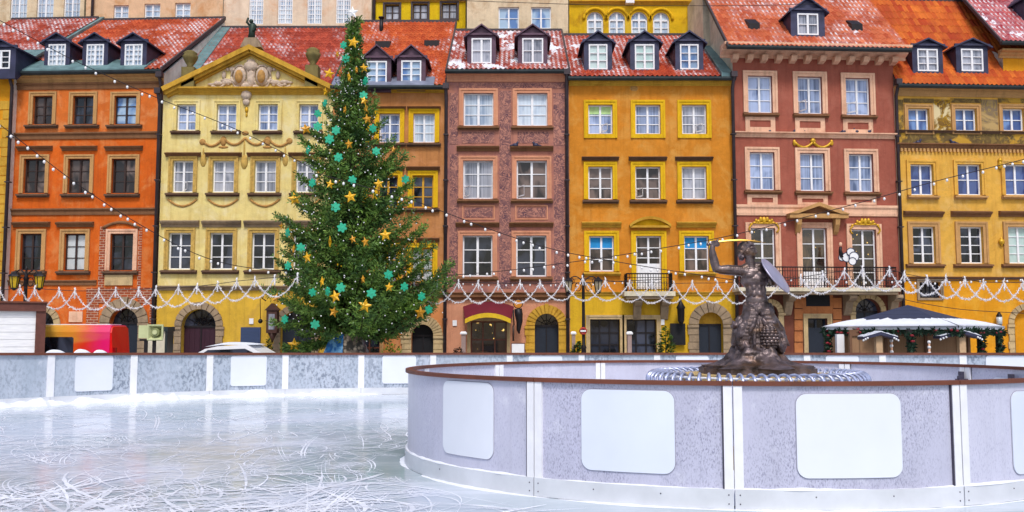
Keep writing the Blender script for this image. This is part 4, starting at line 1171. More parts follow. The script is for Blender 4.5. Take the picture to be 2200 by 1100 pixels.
g['frostB'] = frost('frosted_acrylic_outer', C('cdd5e4'), C('5d6a80'), .7, .47, 17, .55, (1, 1, .6), C('b4c0d0'))
g['frostC'] = frost('clear_frosted_ring', C('dcdcf0'), C('8684ac'), .5, .52, 80, 1.1, (1, 1, .4))
g['placard'] = plain('blank_white_placard', (.76, .79, .87, 1), .35, var=.04, scale=1.2)
g['placardb'] = plain('blank_bluish_placard', (.71, .76, .87, 1), .35, var=.05, scale=1)
g['post'] = plain('white_post', (.82, .82, .86, 1), .4, var=.05)
g['kick'] = plain('ivory_kick_board', C('e0e3ea'), .35, var=.1, scale=2.5)
g['screwl'] = plain('grey_seal', C('a8a6b8'), .5)
g['screw'] = plain('screw_heads', C('555060'), .4, .5)

def rounded(w0, w1, z0, z1, r, n=5):
    P = []
    for cx_, cz_, a in ((w1 - r, z1 - r, 0), (w0 + r, z1 - r, pi / 2), (w0 + r, z0 + r, pi), (w1 - r, z0 + r, 1.5 * pi)):
        for i in range(n + 1): P.append((cx_ + r * cos(a + pi / 2 * i / n), cz_ + r * sin(a + pi / 2 * i / n)))
    return P
class Wall:                                              # something built along a curved path: s runs along it, off across it (towards the viewer side)
    def __init__(s, pts, flip=1):
        s.p = [Vector((x, y)) for x, y in pts]; s.L = [0]
        for a, b in zip(s.p, s.p[1:]): s.L.append(s.L[-1] + (b - a).length)
        s.flip = flip
    def at(s, d, off=0):
        d = max(0, min(s.L[-1] - 1e-6, d)); lo, hi = 0, len(s.L) - 1
        while hi - lo > 1:
            m = (lo + hi) // 2
            if s.L[m] <= d: lo = m
            else: hi = m
        k = (d - s.L[lo]) / (s.L[lo + 1] - s.L[lo]); p = s.p[lo].lerp(s.p[lo + 1], k)
        a, b = s.p[max(0, lo - 1)], s.p[min(len(s.p) - 1, lo + 2)]
        t = (b - a).normalized(); nrm = Vector((t.y, -t.x)) * s.flip
        return p.x + nrm.x * off, p.y + nrm.y * off, nrm
    def find(s, x, y):
        best = min(range(len(s.p)), key=lambda i: (s.p[i].x - x) ** 2 + (s.p[i].y - y) ** 2)
        return s.L[best]
    def strip(s, mb, d0, d1, o0, o1, z0, z1, step=.12):   # z0 / z1 may be functions of Y
        n = max(1, int((d1 - d0) / step)); vs = []; fs = []
        f0 = z0 if callable(z0) else (lambda y: z0); f1 = z1 if callable(z1) else (lambda y: z1)
        for i in range(n + 1):
            d = d0 + (d1 - d0) * i / n
            ax, ay, _ = s.at(d, o0); bx, by, _ = s.at(d, o1); yy = s.at(d)[1]
            vs += [(ax, ay, f0(yy)), (bx, by, f0(yy)), (bx, by, f1(yy)), (ax, ay, f1(yy))]
            if i:
                a, b = 4 * (i - 1), 4 * i
                for k in range(4): fs.append((a + k, a + (k + 1) % 4, b + (k + 1) % 4, b + k))
        fs += [(0, 1, 2, 3), (4 * n + 3, 4 * n + 2, 4 * n + 1, 4 * n)]
        mb.add(vs, fs); return mb
    def card(s, d0, d1, z0, z1, off, th, r=.1):            # rounded placard following the curve
        P = rounded(d0, d1, z0, z1, r); n = len(P)
        mb = MB(); cols = 10
        # slice the rounded outline into vertical strips
        def span(d):
            e = 0
            if d < d0 + r: e = r - sqrt(max(0, r * r - (d0 + r - d) ** 2))
            if d > d1 - r: e = r - sqrt(max(0, r * r - (d - d1 + r) ** 2))
            return z0 + e, z1 - e
        ds = [d0 + r * (1 - cos(pi / 2 * i / 6)) for i in range(7)]
        ds += [d0 + r + (d1 - d0 - 2 * r) * i / cols for i in range(1, cols)] + [d1 - (x - d0) for x in reversed(ds)]
        vs = []; fs = []
        for i, d in enumerate(ds):
            a, b = span(d); fx, fy, _ = s.at(d, off + th); bx, by, _ = s.at(d, off)
            vs += [(fx, fy, a), (fx, fy, b), (bx, by, b), (bx, by, a)]
            if i:
                p, q = 4 * (i - 1), 4 * i
                for k in range(4): fs.append((p + k, p + (k + 1) % 4, q + (k + 1) % 4, q + k))
        fs += [(0, 1, 2, 3), (len(vs) - 1, len(vs) - 2, len(vs) - 3, len(vs) - 4)]
        mb.add(vs, fs); return mb

# ---- outer barrier
ob = thing('rink_barrier', 'long outer rink barrier of frosted panels with white posts and brown rail', 'barrier', (0, 22, 0))
bw = Wall(BPATH, 1)
def reloc(o, par):
    o.parent = par
    o.matrix_parent_inverse = Matrix.Translation(-par.location)
    return o
ups = [-420, -240, -65, 115, 289, 457, 618, 779, 936, 1093, 1248, 1407, 1565, 1728, 1891, 2061, 2240, 2420]
dst = [bw.find(*bar_at(u)) for u in ups]
top = lambda y: bar_h(y) - .055
for a, b in zip(dst, dst[1:]):
    reloc(bw.strip(MB(), a + .075, b - .075, -.02, .0, .17, top).build('panel', g['frostB']), ob)
    reloc(bw.strip(MB(), a + .004, b - .004, -.0, .035, .004, .17).build('kick_board', g['kick']), ob)
for d in dst:
    reloc(bw.strip(MB(), d - .08, d + .08, -.06, .03, .17, top, .2).build('post', g['post']), ob)
reloc(bw.strip(MB(), dst[0], dst[-1], -.09, .055, lambda y: bar_h(y) - .055, bar_h).build('top_rail', g['rim']), ob)
for (u0, u1, v0, v1) in ((171, 249, 764, 840), (502, 577, 761, 829), (820, 893, 761, 824), (1137, 1210, 762, 824), (1453, 1525, 762, 824), (1771, 1843, 763, 826), (2114, 2198, 763, 835)):
    x, y = bar_at((u0 + u1) / 2); d0 = bw.find(*bar_at(u0)); d1 = bw.find(*bar_at(u1))
    z0, z1 = at(1100, v1, y).z, at(1100, v0, y).z
    reloc(bw.card(d0, d1, z0, min(z1, bar_h(y) - .07), .006, .012, .07).build('placard', g['placard']), ob)
mb = MB(); path = []
for i in range(900):
    d = dst[0] + (bw.find(*bar_at(820)) - dst[0]) * i / 899
    x, y, nrm = bw.at(d, .036); path.append((x, y, nrm.x, nrm.y))
heap(mb, path, .42, .2, 3.0)
o = mb.build('snow_ridge', g['snow']); o['kind'] = 'stuff'; o['label'] = 'ridge of scraped snow along the foot of the outer barrier'; o['category'] = 'snow'
mb = MB()
for (u, w, h_) in ((122, 22, 7), (178, 26, 7), (212, 18, 5), (478, 46, 4)):
    x, y = bar_at(u); mb.ball((x, y + .25, bar_h(y) - .02), (w * .012, .2, h_ * .018), 12, 6)
# ---- inner ring
rg = thing('ring_barrier', 'oval inner barrier with frosted panels and a brown rail round the statue', 'barrier', (RX, RY, 0))
RPTS = [ring_pt(-pi / 2 - pi + 2 * pi * i / 720) for i in range(721)]
rw = Wall(RPTS, 1)
def rd(u):
    th = ring_th(u); x, y = ring_pt(th); return rw.find(x, y)
L = rw.L[-1]
seams = [rd(911), rd(1148), rd(1569), rd(2050)]
pit = seams[2] - seams[1]
ss = [seams[0] - 2 * pit, seams[0] - pit] + seams + [seams[3] + pit * k for k in range(1, 12)]
ss = [d for d in ss if d < seams[0] + L - pit * 2.3]
ss.append(ss[0] + L)
def rat(self, d, off=0): return Wall.at(self, d % L, off)
class Loop(Wall):
    def at(s, d, off=0): return Wall.at(s, d % L, off)
rw = Loop(RPTS, 1)
for i, (a, b) in enumerate(zip(ss, ss[1:])):
    mt = 'frostA' if i in (3, 4) else 'frostC'
    reloc(rw.strip(MB(), a + .075, b - .075, -.02, .0, .18, RH - .04).build('panel', g[mt]), rg)
    kb = reloc(rw.strip(MB(), a + .006, b - .006, -.001, .035, .004, .18).build('kick_board', g['kick']), rg)
    for d in (a + .05, b - .05, a + (b - a) * .33, a + (b - a) * .66):
        for z in ((.05, .13) if d < a + .1 or d > b - .1 else (.12,)):
            x, y, n_ = rw.at(d, .035); MB().ball((x, y, z), .007, 6, 4).build('screw', g['screw'], kb)
for d in ss[:-1]:
    pst = reloc(rw.strip(MB(), d - .085, d - .006, -.05, .028, .18, RH - .04, .1).build('post', g['post']), rg)
    rw.strip(MB(), d + .006, d + .085, -.05, .028, .18, RH - .04, .1).build('post_half', g['post'], pst)
    rw.strip(MB(), d - .098, d - .086, -.021, .02, .18, RH - .04, .1).build('post_gasket', g['screw'], pst)
# the rail in lengths that butt at the seams
for i, (a, b) in enumerate(zip(ss, ss[1:])):
    reloc(rw.strip(MB(), a + .004, b - .004, -.055, .036, RH - .04, RH, .1).build('top_rail', g['rim']), rg)
for (u0, u1, v0, v1, m_) in ((883, 896, 806, 940, 'placardb'), (955, 1062, 820, 980, 'placard'), (1247, 1441, 838, 1014, 'placardb'), (1701, 1924, 846, 1027, 'placard'), (2158, 2158, 838, 1012, 'placardb')):
    d0, d1 = rd(u0), rd(u1)
    if u0 == u1: d1 = d0 + .98
    x, y, _ = rw.at((d0 + d1) / 2)
    if u0 == 883: d0 = d1 - .95
    z0, z1 = at(1100, v1, y).z, at(1100, v0, y).z
    c = reloc(rw.card(d0, d1, z0, z1, .004, .008, .1).build('placard', g[m_]), rg)
    rw.card(d0 - .006, d1 + .006, z0 - .006, z1 + .006, .001, .003, .105).build('placard_edge', g['screwl'], c)
for k in (7, 9, 11):                                     # placards on the far side, seen from inside
    if k + 1 < len(ss):
        d0, d1 = ss[k] + .45, ss[k + 1] - .45
        reloc(rw.card(d0, d1, .33, RH - .16, -.034, .012, .1).build('placard', g['placardb']), rg)
# gate on the far right side, with its two hinges
gt = None
def ring_back(u):
    t = (u - 1100) / F
    for i in range(3000):
        th = pi * i / 3000 * .98 + .01
        x, y = ring_pt(th)
        if i and (x - t * y) * pv <= 0: return th
        pv = x - t * y
    return 1.2
for u in (2068, 2178):
    x, y = ring_pt(ring_back(u), -.09)
    z = RH - .22
    hg = MB().box(x - .02, x + .02, y - .05, y + .05, z - .1, z + .12).box(x - .1, x + .12, y - .06, y - .02, z - .02, z + .02).box(x - .07, x - .04, y - .07, y - .02, z - .08, z + .06)
    reloc(hg.build('gate_hinge', g['screw']), rg)
mb = MB(); path = []
for i in range(500):
    d = rd(886) - 1.2 + (rd(2190) + 1.4 - rd(886) + 1.2) * i / 499
    x, y, n_ = rw.at(d, .0); path.append((x, y, n_.x, n_.y))
path2 = [(x + nx * .002, y + ny * .002, nx, ny) for x, y, nx, ny in path]
vs = MB(); heap(vs, path2, .034, .022, 8.0)
vs.v = [(x, y, z + .178) for x, y, z in vs.v]
path3 = [(x + nx * .036, y + ny * .036, nx, ny) for x, y, nx, ny in path]
heap(vs, path3, .07, .014, 5.0)
o = vs.build('snow_dusting', g['snow']); o['kind'] = 'stuff'; o['label'] = 'thin snow lying on the kick board of the inner ring'; o['category'] = 'snow'
# the floor of the ring, dry and snowy
MB().poly([(x, y, .012) for x, y in [ring_pt(2 * pi * i / 90, -.1) for i in range(90)]]).build('ring_floor', g['snow'])['kind'] = 'structure'
# snow pillows on the van-side rail
def pillow():
    m = MB(); rnd = random.Random(4)
    for (u0, u1) in ((104, 142), (164, 196), (206, 232)):
        p = []
        for k in range(26):
            x, y = bar_at(u0 + (u1 - u0) * k / 25); p.append((x, y, k / 25))
        vs = []; fs = []
        for i, (x, y, q_) in enumerate(p):
            hh = .12 * sin(pi * q_) ** .6 * (.75 + .5 * mnoise.noise(Vector((x * 4, 1, 2))))
            for jx in range(7):
                r_ = jx / 6; vs.append((x, y - .05 + .14 * r_, bar_h(y) - .004 + hh * sin(pi * r_) ** .7))
            if i:
                for jx in range(6): fs.append(((i - 1) * 7 + jx, (i - 1) * 7 + jx + 1, i * 7 + jx + 1, i * 7 + jx))
        m.add(vs, fs, True)
    o = m.build('snow_on_rail', g['snow']); o['kind'] = 'stuff'; o['label'] = 'small lumps of snow on the rail before the red van'; o['category'] = 'snow'
pillow()

# ------------------------------------------------------------------ fountain and mermaid statue
SX, SY = 3.14, 12.1
fr_ = thing('fountain_railing', 'low round railing of frosted blue white hoops round the statue pedestal', 'railing', (SX, SY, 0))
fm = plain('frosted_tube', C('b4bcdc'), .25, .3, .6, .3, 12)
m = MB(); R = 1.27; ZT = 1.11
m.tube([(R * cos(2 * pi * i / 64), R * sin(2 * pi * i / 64), ZT - .05) for i in range(64)], .014, 6, closed=True)
m.build('rail', g['white'], fr_)
hp = None
for i in range(64):
    A = 2 * pi * i / 64
    pts = [(.13 * cos(B), 0, (ZT - .11) + .11 * sin(B)) for B in [pi * k / 8 for k in range(9)]]
    pts = [(pts[0][0], 0, .3)] + pts + [(pts[-1][0], 0, .3)]
    if hp is None:
        o = hp = MB().tube(pts, .019, 6).build('hoop', fm, fr_)
    else:
        o = hp.copy(); COL.objects.link(o); o.parent = fr_
    o.location = (R * cos(A), R * sin(A), 0); o.rotation_euler = (0, 0, A + .5)
pb = thing('fountain_pedestal', 'sandy stone pedestal carrying the bronze mermaid inside the hoop railing', 'pedestal', (SX, SY, 0))
MB().lathe([(1.05, 0), (1.05, .25), (.92, .3), (.84, .5), (.84, .95), (.95, 1.0), (.95, 1.075)], 48, smooth=False).build('stone_block', plaster('sandy_pedestal', C('cdb07a'), C('a78d62')), pb)
MB().lathe([(1.3, .0), (1.3, .45), (1.2, .45), (1.2, .0)], 48, smooth=False).build('basin_kerb', g['stone'], pb)

def bronze(name, base, hi, gold=None, rough=.42, bscale=28, bs=.25):
    t = NT(name); o = t.obj()
    f = t.ramp(t.noise(o, 5, 5, .6, .4), .35, .68)
    col = t.mix(f, base, hi)  # noise puts pale lilac highlights into the bronze colour itself
    if gold:
        sep = t.n('SeparateXYZ'); t.set(sep.inputs[0], o)
        gm = t.ramp(t.noise(t.map(o, sc=(1, 1, 2.5), loc=(4, 1, 2)), 4, 4, .6), .5, .66)
        col = t.mix(t.math('MULTIPLY', gm, .6), col, gold)
    t.bump(t.noise(o, bscale, 4, .6), bs, .02)
    return t.out(col, rough, .55, .5)
g['bronze'] = bronze('dark_bronze', C('3c2f2a'), C('8c7c7c'), C('74512c'), .34)
g['bronze2'] = bronze('dark_bronze_rock', C('31261f'), C('857578'), C('70523a'), .42, 16, .5)
PX = .00193
st = thing('mermaid_statue', 'dark bronze mermaid raising a curved sword and holding a round shield', 'statue', (SX, SY, 1.076))
def q(cx_, cy_, y=0.0): return Vector(((cx_ - 860) * PX, y * PX, (1005 - cy_) * PX))
def cap(m, chain, n=10):                                  # tapered limb: overlapping balls along (cx, cy, y, r)
    for (a, b) in zip(chain, chain[1:]):
        pa, pb_ = q(*a[:3]), q(*b[:3]); d = (pb_ - pa).length; k = max(2, int(d / (min(a[3], b[3]) * PX * .35)))
        for i in range(k + 1):
            t = i / k; m.ball(pa.lerp(pb_, t), (a[3] + (b[3] - a[3]) * t) * PX, n, 6)
def ell(m, cx_, cy_, y, rx, ry, rz, n=14): m.ball(q(cx_, cy_, y), (rx * PX, ry * PX, rz * PX), n, 9)
def remesh(o, vox, smooth=4, disp=None):
    r = o.modifiers.new('Remesh', 'REMESH'); r.mode = 'VOXEL'; r.voxel_size = vox; r.use_smooth_shade = True
    s_ = o.modifiers.new('Smooth', 'SMOOTH'); s_.factor = .5; s_.iterations = smooth
    if disp:
        tx = bpy.data.textures.new(o.name + '_relief', 'CLOUDS'); tx.noise_scale = disp[0]; tx.noise_depth = 3
        d = o.modifiers.new('Displace', 'DISPLACE'); d.texture = tx; d.strength = disp[1]; d.texture_coords = 'LOCAL'
b = MB()
ell(b, 878, 585, 0, 92, 62, 62); ell(b, 880, 520, -4, 77, 54, 66); ell(b, 876, 455, -4, 72, 50, 62); ell(b, 868, 385, -2, 95, 60, 66); ell(b, 860, 330, 2, 99, 54, 43)
ell(b, 828, 352, -40, 36, 20, 26); ell(b, 905, 348, -40, 36, 20, 26)               # chest
ell(b, 852, 430, -46, 16, 12, 20); ell(b, 888, 430, -46, 16, 12, 20); ell(b, 852, 475, -48, 15, 11, 20); ell(b, 888, 475, -48, 15, 11, 20)
ell(b, 825, 450, -34, 14, 14, 40); ell(b, 920, 450, -34, 14, 14, 40)
cap(b, [(785, 318, 0, 38), (815, 300, 6, 36), (850, 292, 8, 34)]); cap(b, [(950, 308, 4, 40), (905, 292, 8, 36), (850, 292, 8, 34)])
cap(b, [(846, 300, 2, 37), (842, 262, 0, 33), (838, 225, -2, 33)])
cap(b, [(822, 318, -36, 9), (848, 306, -34, 8)]); cap(b, [(905, 306, -34, 9), (870, 304, -34, 8)])   # collar bones
# head, turned to the right and a little towards the viewer
ell(b, 826, 182, 2, 46, 44, 52); ell(b, 846, 198, -12, 32, 32, 46); ell(b, 850, 226, -12, 22, 22, 20); ell(b, 862, 232, -16, 11, 11, 9)
cap(b, [(862, 166, -34, 8), (874, 196, -38, 10), (867, 200, -36, 7)], 8)           # nose
cap(b, [(838, 164, -40, 8), (862, 162, -38, 7), (874, 166, -26, 6)], 8)            # brow
ell(b, 846, 178, -38, 8, 6, 5, 8); ell(b, 870, 178, -26, 6, 6, 5, 8)              # eyes
cap(b, [(850, 213, -38, 6), (866, 212, -34, 6)], 8); cap(b, [(852, 220, -36, 6), (864, 219, -33, 6)], 8)   # lips
ell(b, 845, 200, -36, 12, 8, 12, 8); ell(b, 812, 192, -36, 7, 8, 14, 8)           # cheek, ear
# raised sword arm
cap(b, [(785, 318, 0, 38), (740, 315, -6, 37), (690, 312, -10, 36), (640, 312, -14, 30), (608, 302, -14, 27)])
cap(b, [(608, 304, -14, 28), (598, 262, -14, 32), (588, 220, -16, 28), (582, 180, -18, 21), (584, 158, -18, 19)])
ell(b, 592, 138, -18, 20, 15, 24)                                                  # palm
for k, (cx_, cy_) in enumerate(((600, 122), (604, 131), (606, 141), (604, 150))):  # four fingers round the hilt
    y_ = -26
    cap(b, [(588, cy_, -28, 7), (cx_, cy_ - 2, -38 + k, 7), (cx_ + 16, cy_, -30, 6.5), (cx_ + 14 - k, cy_ + 2, -18, 6)], 7)
cap(b, [(592, 148, -10, 8), (612, 142, -4, 7.5), (624, 132, -12, 7)], 7)           # thumb along the hilt
# shield arm
cap(b, [(950, 310, 4, 38), (985, 350, 22, 32), (1004, 392, 30, 27)]); cap(b, [(1004, 392, 30, 27), (996, 372, 4, 24), (994, 356, -12, 18)])
# hips running into the coiled tails
cap(b, [(840, 610, -14, 64), (815, 680, -26, 62), (785, 750, -30, 58), (775, 830, -24, 52), (770, 880, -20, 50)])
cap(b, [(930, 610, -14, 64), (955, 690, -20, 64), (985, 760, -16, 60), (1000, 840, -10, 54)])
cap(b, [(880, 640, 10, 80), (880, 760, 5, 100), (880, 880, 10, 120)]); cap(b, [(800, 640, 0, 40), (752, 720, -6, 44), (742, 800, -6, 44)]); cap(b, [(970, 640, 0, 44), (1020, 720, -4, 46), (1032, 800, -4, 46)])
o = b.build('body', g['bronze'], st); remesh(o, .0065, 1)
# hair in thick curled locks
hb = MB(); random.seed(5)
ell(hb, 812, 166, 12, 53, 48, 51); ell(hb, 792, 205, 12, 28, 32, 34); ell(hb, 786, 232, 10, 20, 20, 18)
for i in range(46):
    A = random.uniform(.15, 1.35) * pi; e = random.uniform(-.9, .9)
    cx_ = 816 + 50 * cos(A) * cos(e * .6) * .95; cy_ = 170 - 50 * sin(A) * cos(e * .4) + (20 if cos(A) < -.3 else 0)
    ell(hb, cx_, cy_, 12 + 42 * sin(e) - 4, random.uniform(9, 14), random.uniform(9, 13), random.uniform(8, 12), 8)
for i in range(9):
    cap(hb, [(862 - i * 3, 150 - i * 1.2, -30 - i * 1.5, 8), (850 - i * 8, 136 + i * 2, -32 + i * 2, 9), (826 - i * 8, 150 + i * 9, -36 + i * 2, 9)], 7)
o = hb.build('hair', g['bronze2'], st); remesh(o, .007, 1)
# belt of drapery, fins and scaly coils
d = MB(); random.seed(9)
for i in range(15):
    A = i / 14
    cap(d, [(800 + 165 * A, 548 + 6 * sin(i * 2), -40 * sin(pi * A) - 14, 16), (790 + 190 * A, 600 + 10 * sin(i * 1.7), -50 * sin(pi * A) - 14, 17)], 7)
for cx0, cy0, cx1, cy1, y0, y1, r in ((820, 630, 745, 720, -50, -50, 20), (800, 640, 725, 690, -20, -40, 18), (845, 650, 800, 790, -70, -70, 18), (760, 700, 735, 800, -60, -50, 26), (745, 760, 760, 860, -50, -60, 26), (730, 690, 712, 660, -40, -30, 14), (720, 700, 700, 690, -30, -20, 12), (775, 790, 800, 870, -60, -80, 22), (905, 650, 930, 705, -62, -72, 18), (960, 640, 985, 700, -50, -60, 16), (985, 650, 1020, 740, -40, -40, 18), (1010, 690, 1050, 730, -30, -30, 16), (1030, 730, 1060, 790, -30, -40, 20), (1040, 760, 1035, 850, -40, -50, 24), (1060, 800, 1075, 815, -30, -40, 12), (1000, 790, 1020, 860, -60, -60, 24), (870, 650, 868, 800, -64, -80, 12), (850, 700, 835, 830, -70, -90, 14), (882, 830, 905, 860, -90, -90, 18), (760, 640, 740, 690, -10, -20, 22), (955, 660, 1000, 680, -60, -60, 14)):
    cap(d, [(cx0, cy0, y0, r), ((cx0 + cx1) / 2 + random.uniform(-8, 8), (cy0 + cy1) / 2 + random.uniform(-5, 5), (y0 + y1) / 2 - 6, r * 1.1), (cx1, cy1, y1, r * .7)], 7)
o = d.build('drapery', g['bronze2'], st); remesh(o, .0085, 1, (.05, .018))
tl = MB()
tc = q(935, 770, -78); a_, b_, c_ = 60 * PX, 46 * PX, 84 * PX
tl.ball(tc, (a_, b_, c_), 20, 14)
for r in range(11):
    B = pi * (.12 + .78 * r / 10)
    nn = max(5, int(14 * sin(B)))
    for k in range(nn):
        A = 2 * pi * (k + (r % 2) * .5) / nn
        nrm = Vector((sin(B) * cos(A), sin(B) * sin(A), cos(B)))
        p = tc + Vector((nrm.x * a_, nrm.y * b_, nrm.z * c_))
        tl.ball(p, (.03 * abs(sin(A)) + .008, .03 * abs(cos(A)) + .01, .026), 7, 5)
tl.build('scaly_tail', g['bronze'], st)
# waves flaring out to the plinth
wb = MB(); NS, NR = 150, 34; vs = []; fs = []
for i in range(NR + 1):
    t = i / NR; zc = 835 + (968 - 835) * t
    for k in range(NS):
        A = 2 * pi * k / NS
        r = 150 + 30 * t + 165 * t ** 2.6
        fold = .5 + .5 * sin(A * 9 + 2.2 * sin(A * 2) + t * 1.6)
        r *= 1 + (.10 + .10 * t) * (fold - .5) + .16 * mnoise.noise(Vector((cos(A) * 2.2, sin(A) * 2.2, t * 2.5))) + .07 * mnoise.noise(Vector((cos(A) * 7, sin(A) * 7, t * 6)))
        zz = zc - 16 * (mnoise.noise(Vector((cos(A) * 3, sin(A) * 3, t * 3 + 5)))) * (1 - t * .6) - 10 * fold * (1 - t)
        p = q(868 + r * cos(A) * 1.0, zz, r * sin(A) * .82)
        vs.append(p)
    if i:
        for k in range(NS):
            a0 = (i - 1) * NS + k; a1 = (i - 1) * NS + (k + 1) % NS
            fs.append((a0, a1, a1 + NS, a0 + NS))
vs.append(q(868, 830, 0)); n0 = len(vs) - 1
for k in range(NS): fs.append((k, (k + 1) % NS, n0))
wb.add(vs, fs, True)
wb.build('wave_base', g['bronze2'], st)
pl = MB()
outl = [(505, -60), (560, -190), (640, -250), (1150, -250), (1228, -150), (1228, 120), (1100, 240), (640, 240), (505, 120)]
pl.prism_z([((x - 860) * PX, y * PX) for x, y in outl], 0, 38 * PX)
pl.prism_z([((x - 860) * PX * .95, y * PX * .95) for x, y in outl], 38 * PX + .0005, 56 * PX)
pl.build('plinth', g['bronze2'], st)
# sword
sw_ = MB(); n = 22; vs = []; fs = []
for i in range(n + 1):
    t = i / n; cx_ = 622 + (945 - 622) * t; cy_ = 124 - 18 * sin(pi * t * .85) + 14 * t; w = 7 * (1 - t ** 5) + .6
    p = q(cx_, cy_, -20); dz = w * PX
    vs += [p + Vector((0, 0, dz)), p + Vector((0, -.007, 0)), p + Vector((0, 0, -dz)), p + Vector((0, .007, 0))]
    if i:
        for k in range(4): fs.append((4 * i - 4 + k, 4 * i - 4 + (k + 1) % 4, 4 * i + (k + 1) % 4, 4 * i + k))
fs += [(0, 1, 2, 3), (4 * n + 3, 4 * n + 2, 4 * n + 1, 4 * n)]
sw_.add(vs, fs)
so = sw_.build('sword_blade', plain('gilded_blade', C('c79a44'), .3, .7, .5, .15), st)
hl = MB().tube([q(556, 140, -20), q(575, 136, -20), q(622, 127, -20)], [.018, .015, .015], 8).ball(q(556, 140, -20), .024, 8, 6)
hl.tube([q(618, 106, -20), q(623, 127, -20), q(628, 150, -20)], [.014, .016, .014], 6)
hl.build('sword_hilt', g['bronze'], st)
# round shield, domed, seen nearly edge on
sh = MB(); R0 = 141 * PX
sh.lathe([(0.001, .052), (R0 * .35, .047), (R0 * .7, .032), (R0 * .93, .010), (R0 * .97, .014), (R0, .006), (R0, -.006), (R0 * .93, -.004), (R0 * .5, .018), (.001, .03)], 40)
so = sh.build('shield', plain('pale_lilac_metal', C('bdb6cb'), .36, .45, .5, .12, 4, .15, 30), st)
nv = Vector((.68, -.44, .57)).normalized()
so.location = q(1000, 352, -34)
so.rotation_euler = nv.to_track_quat('Z', 'Y').to_euler()
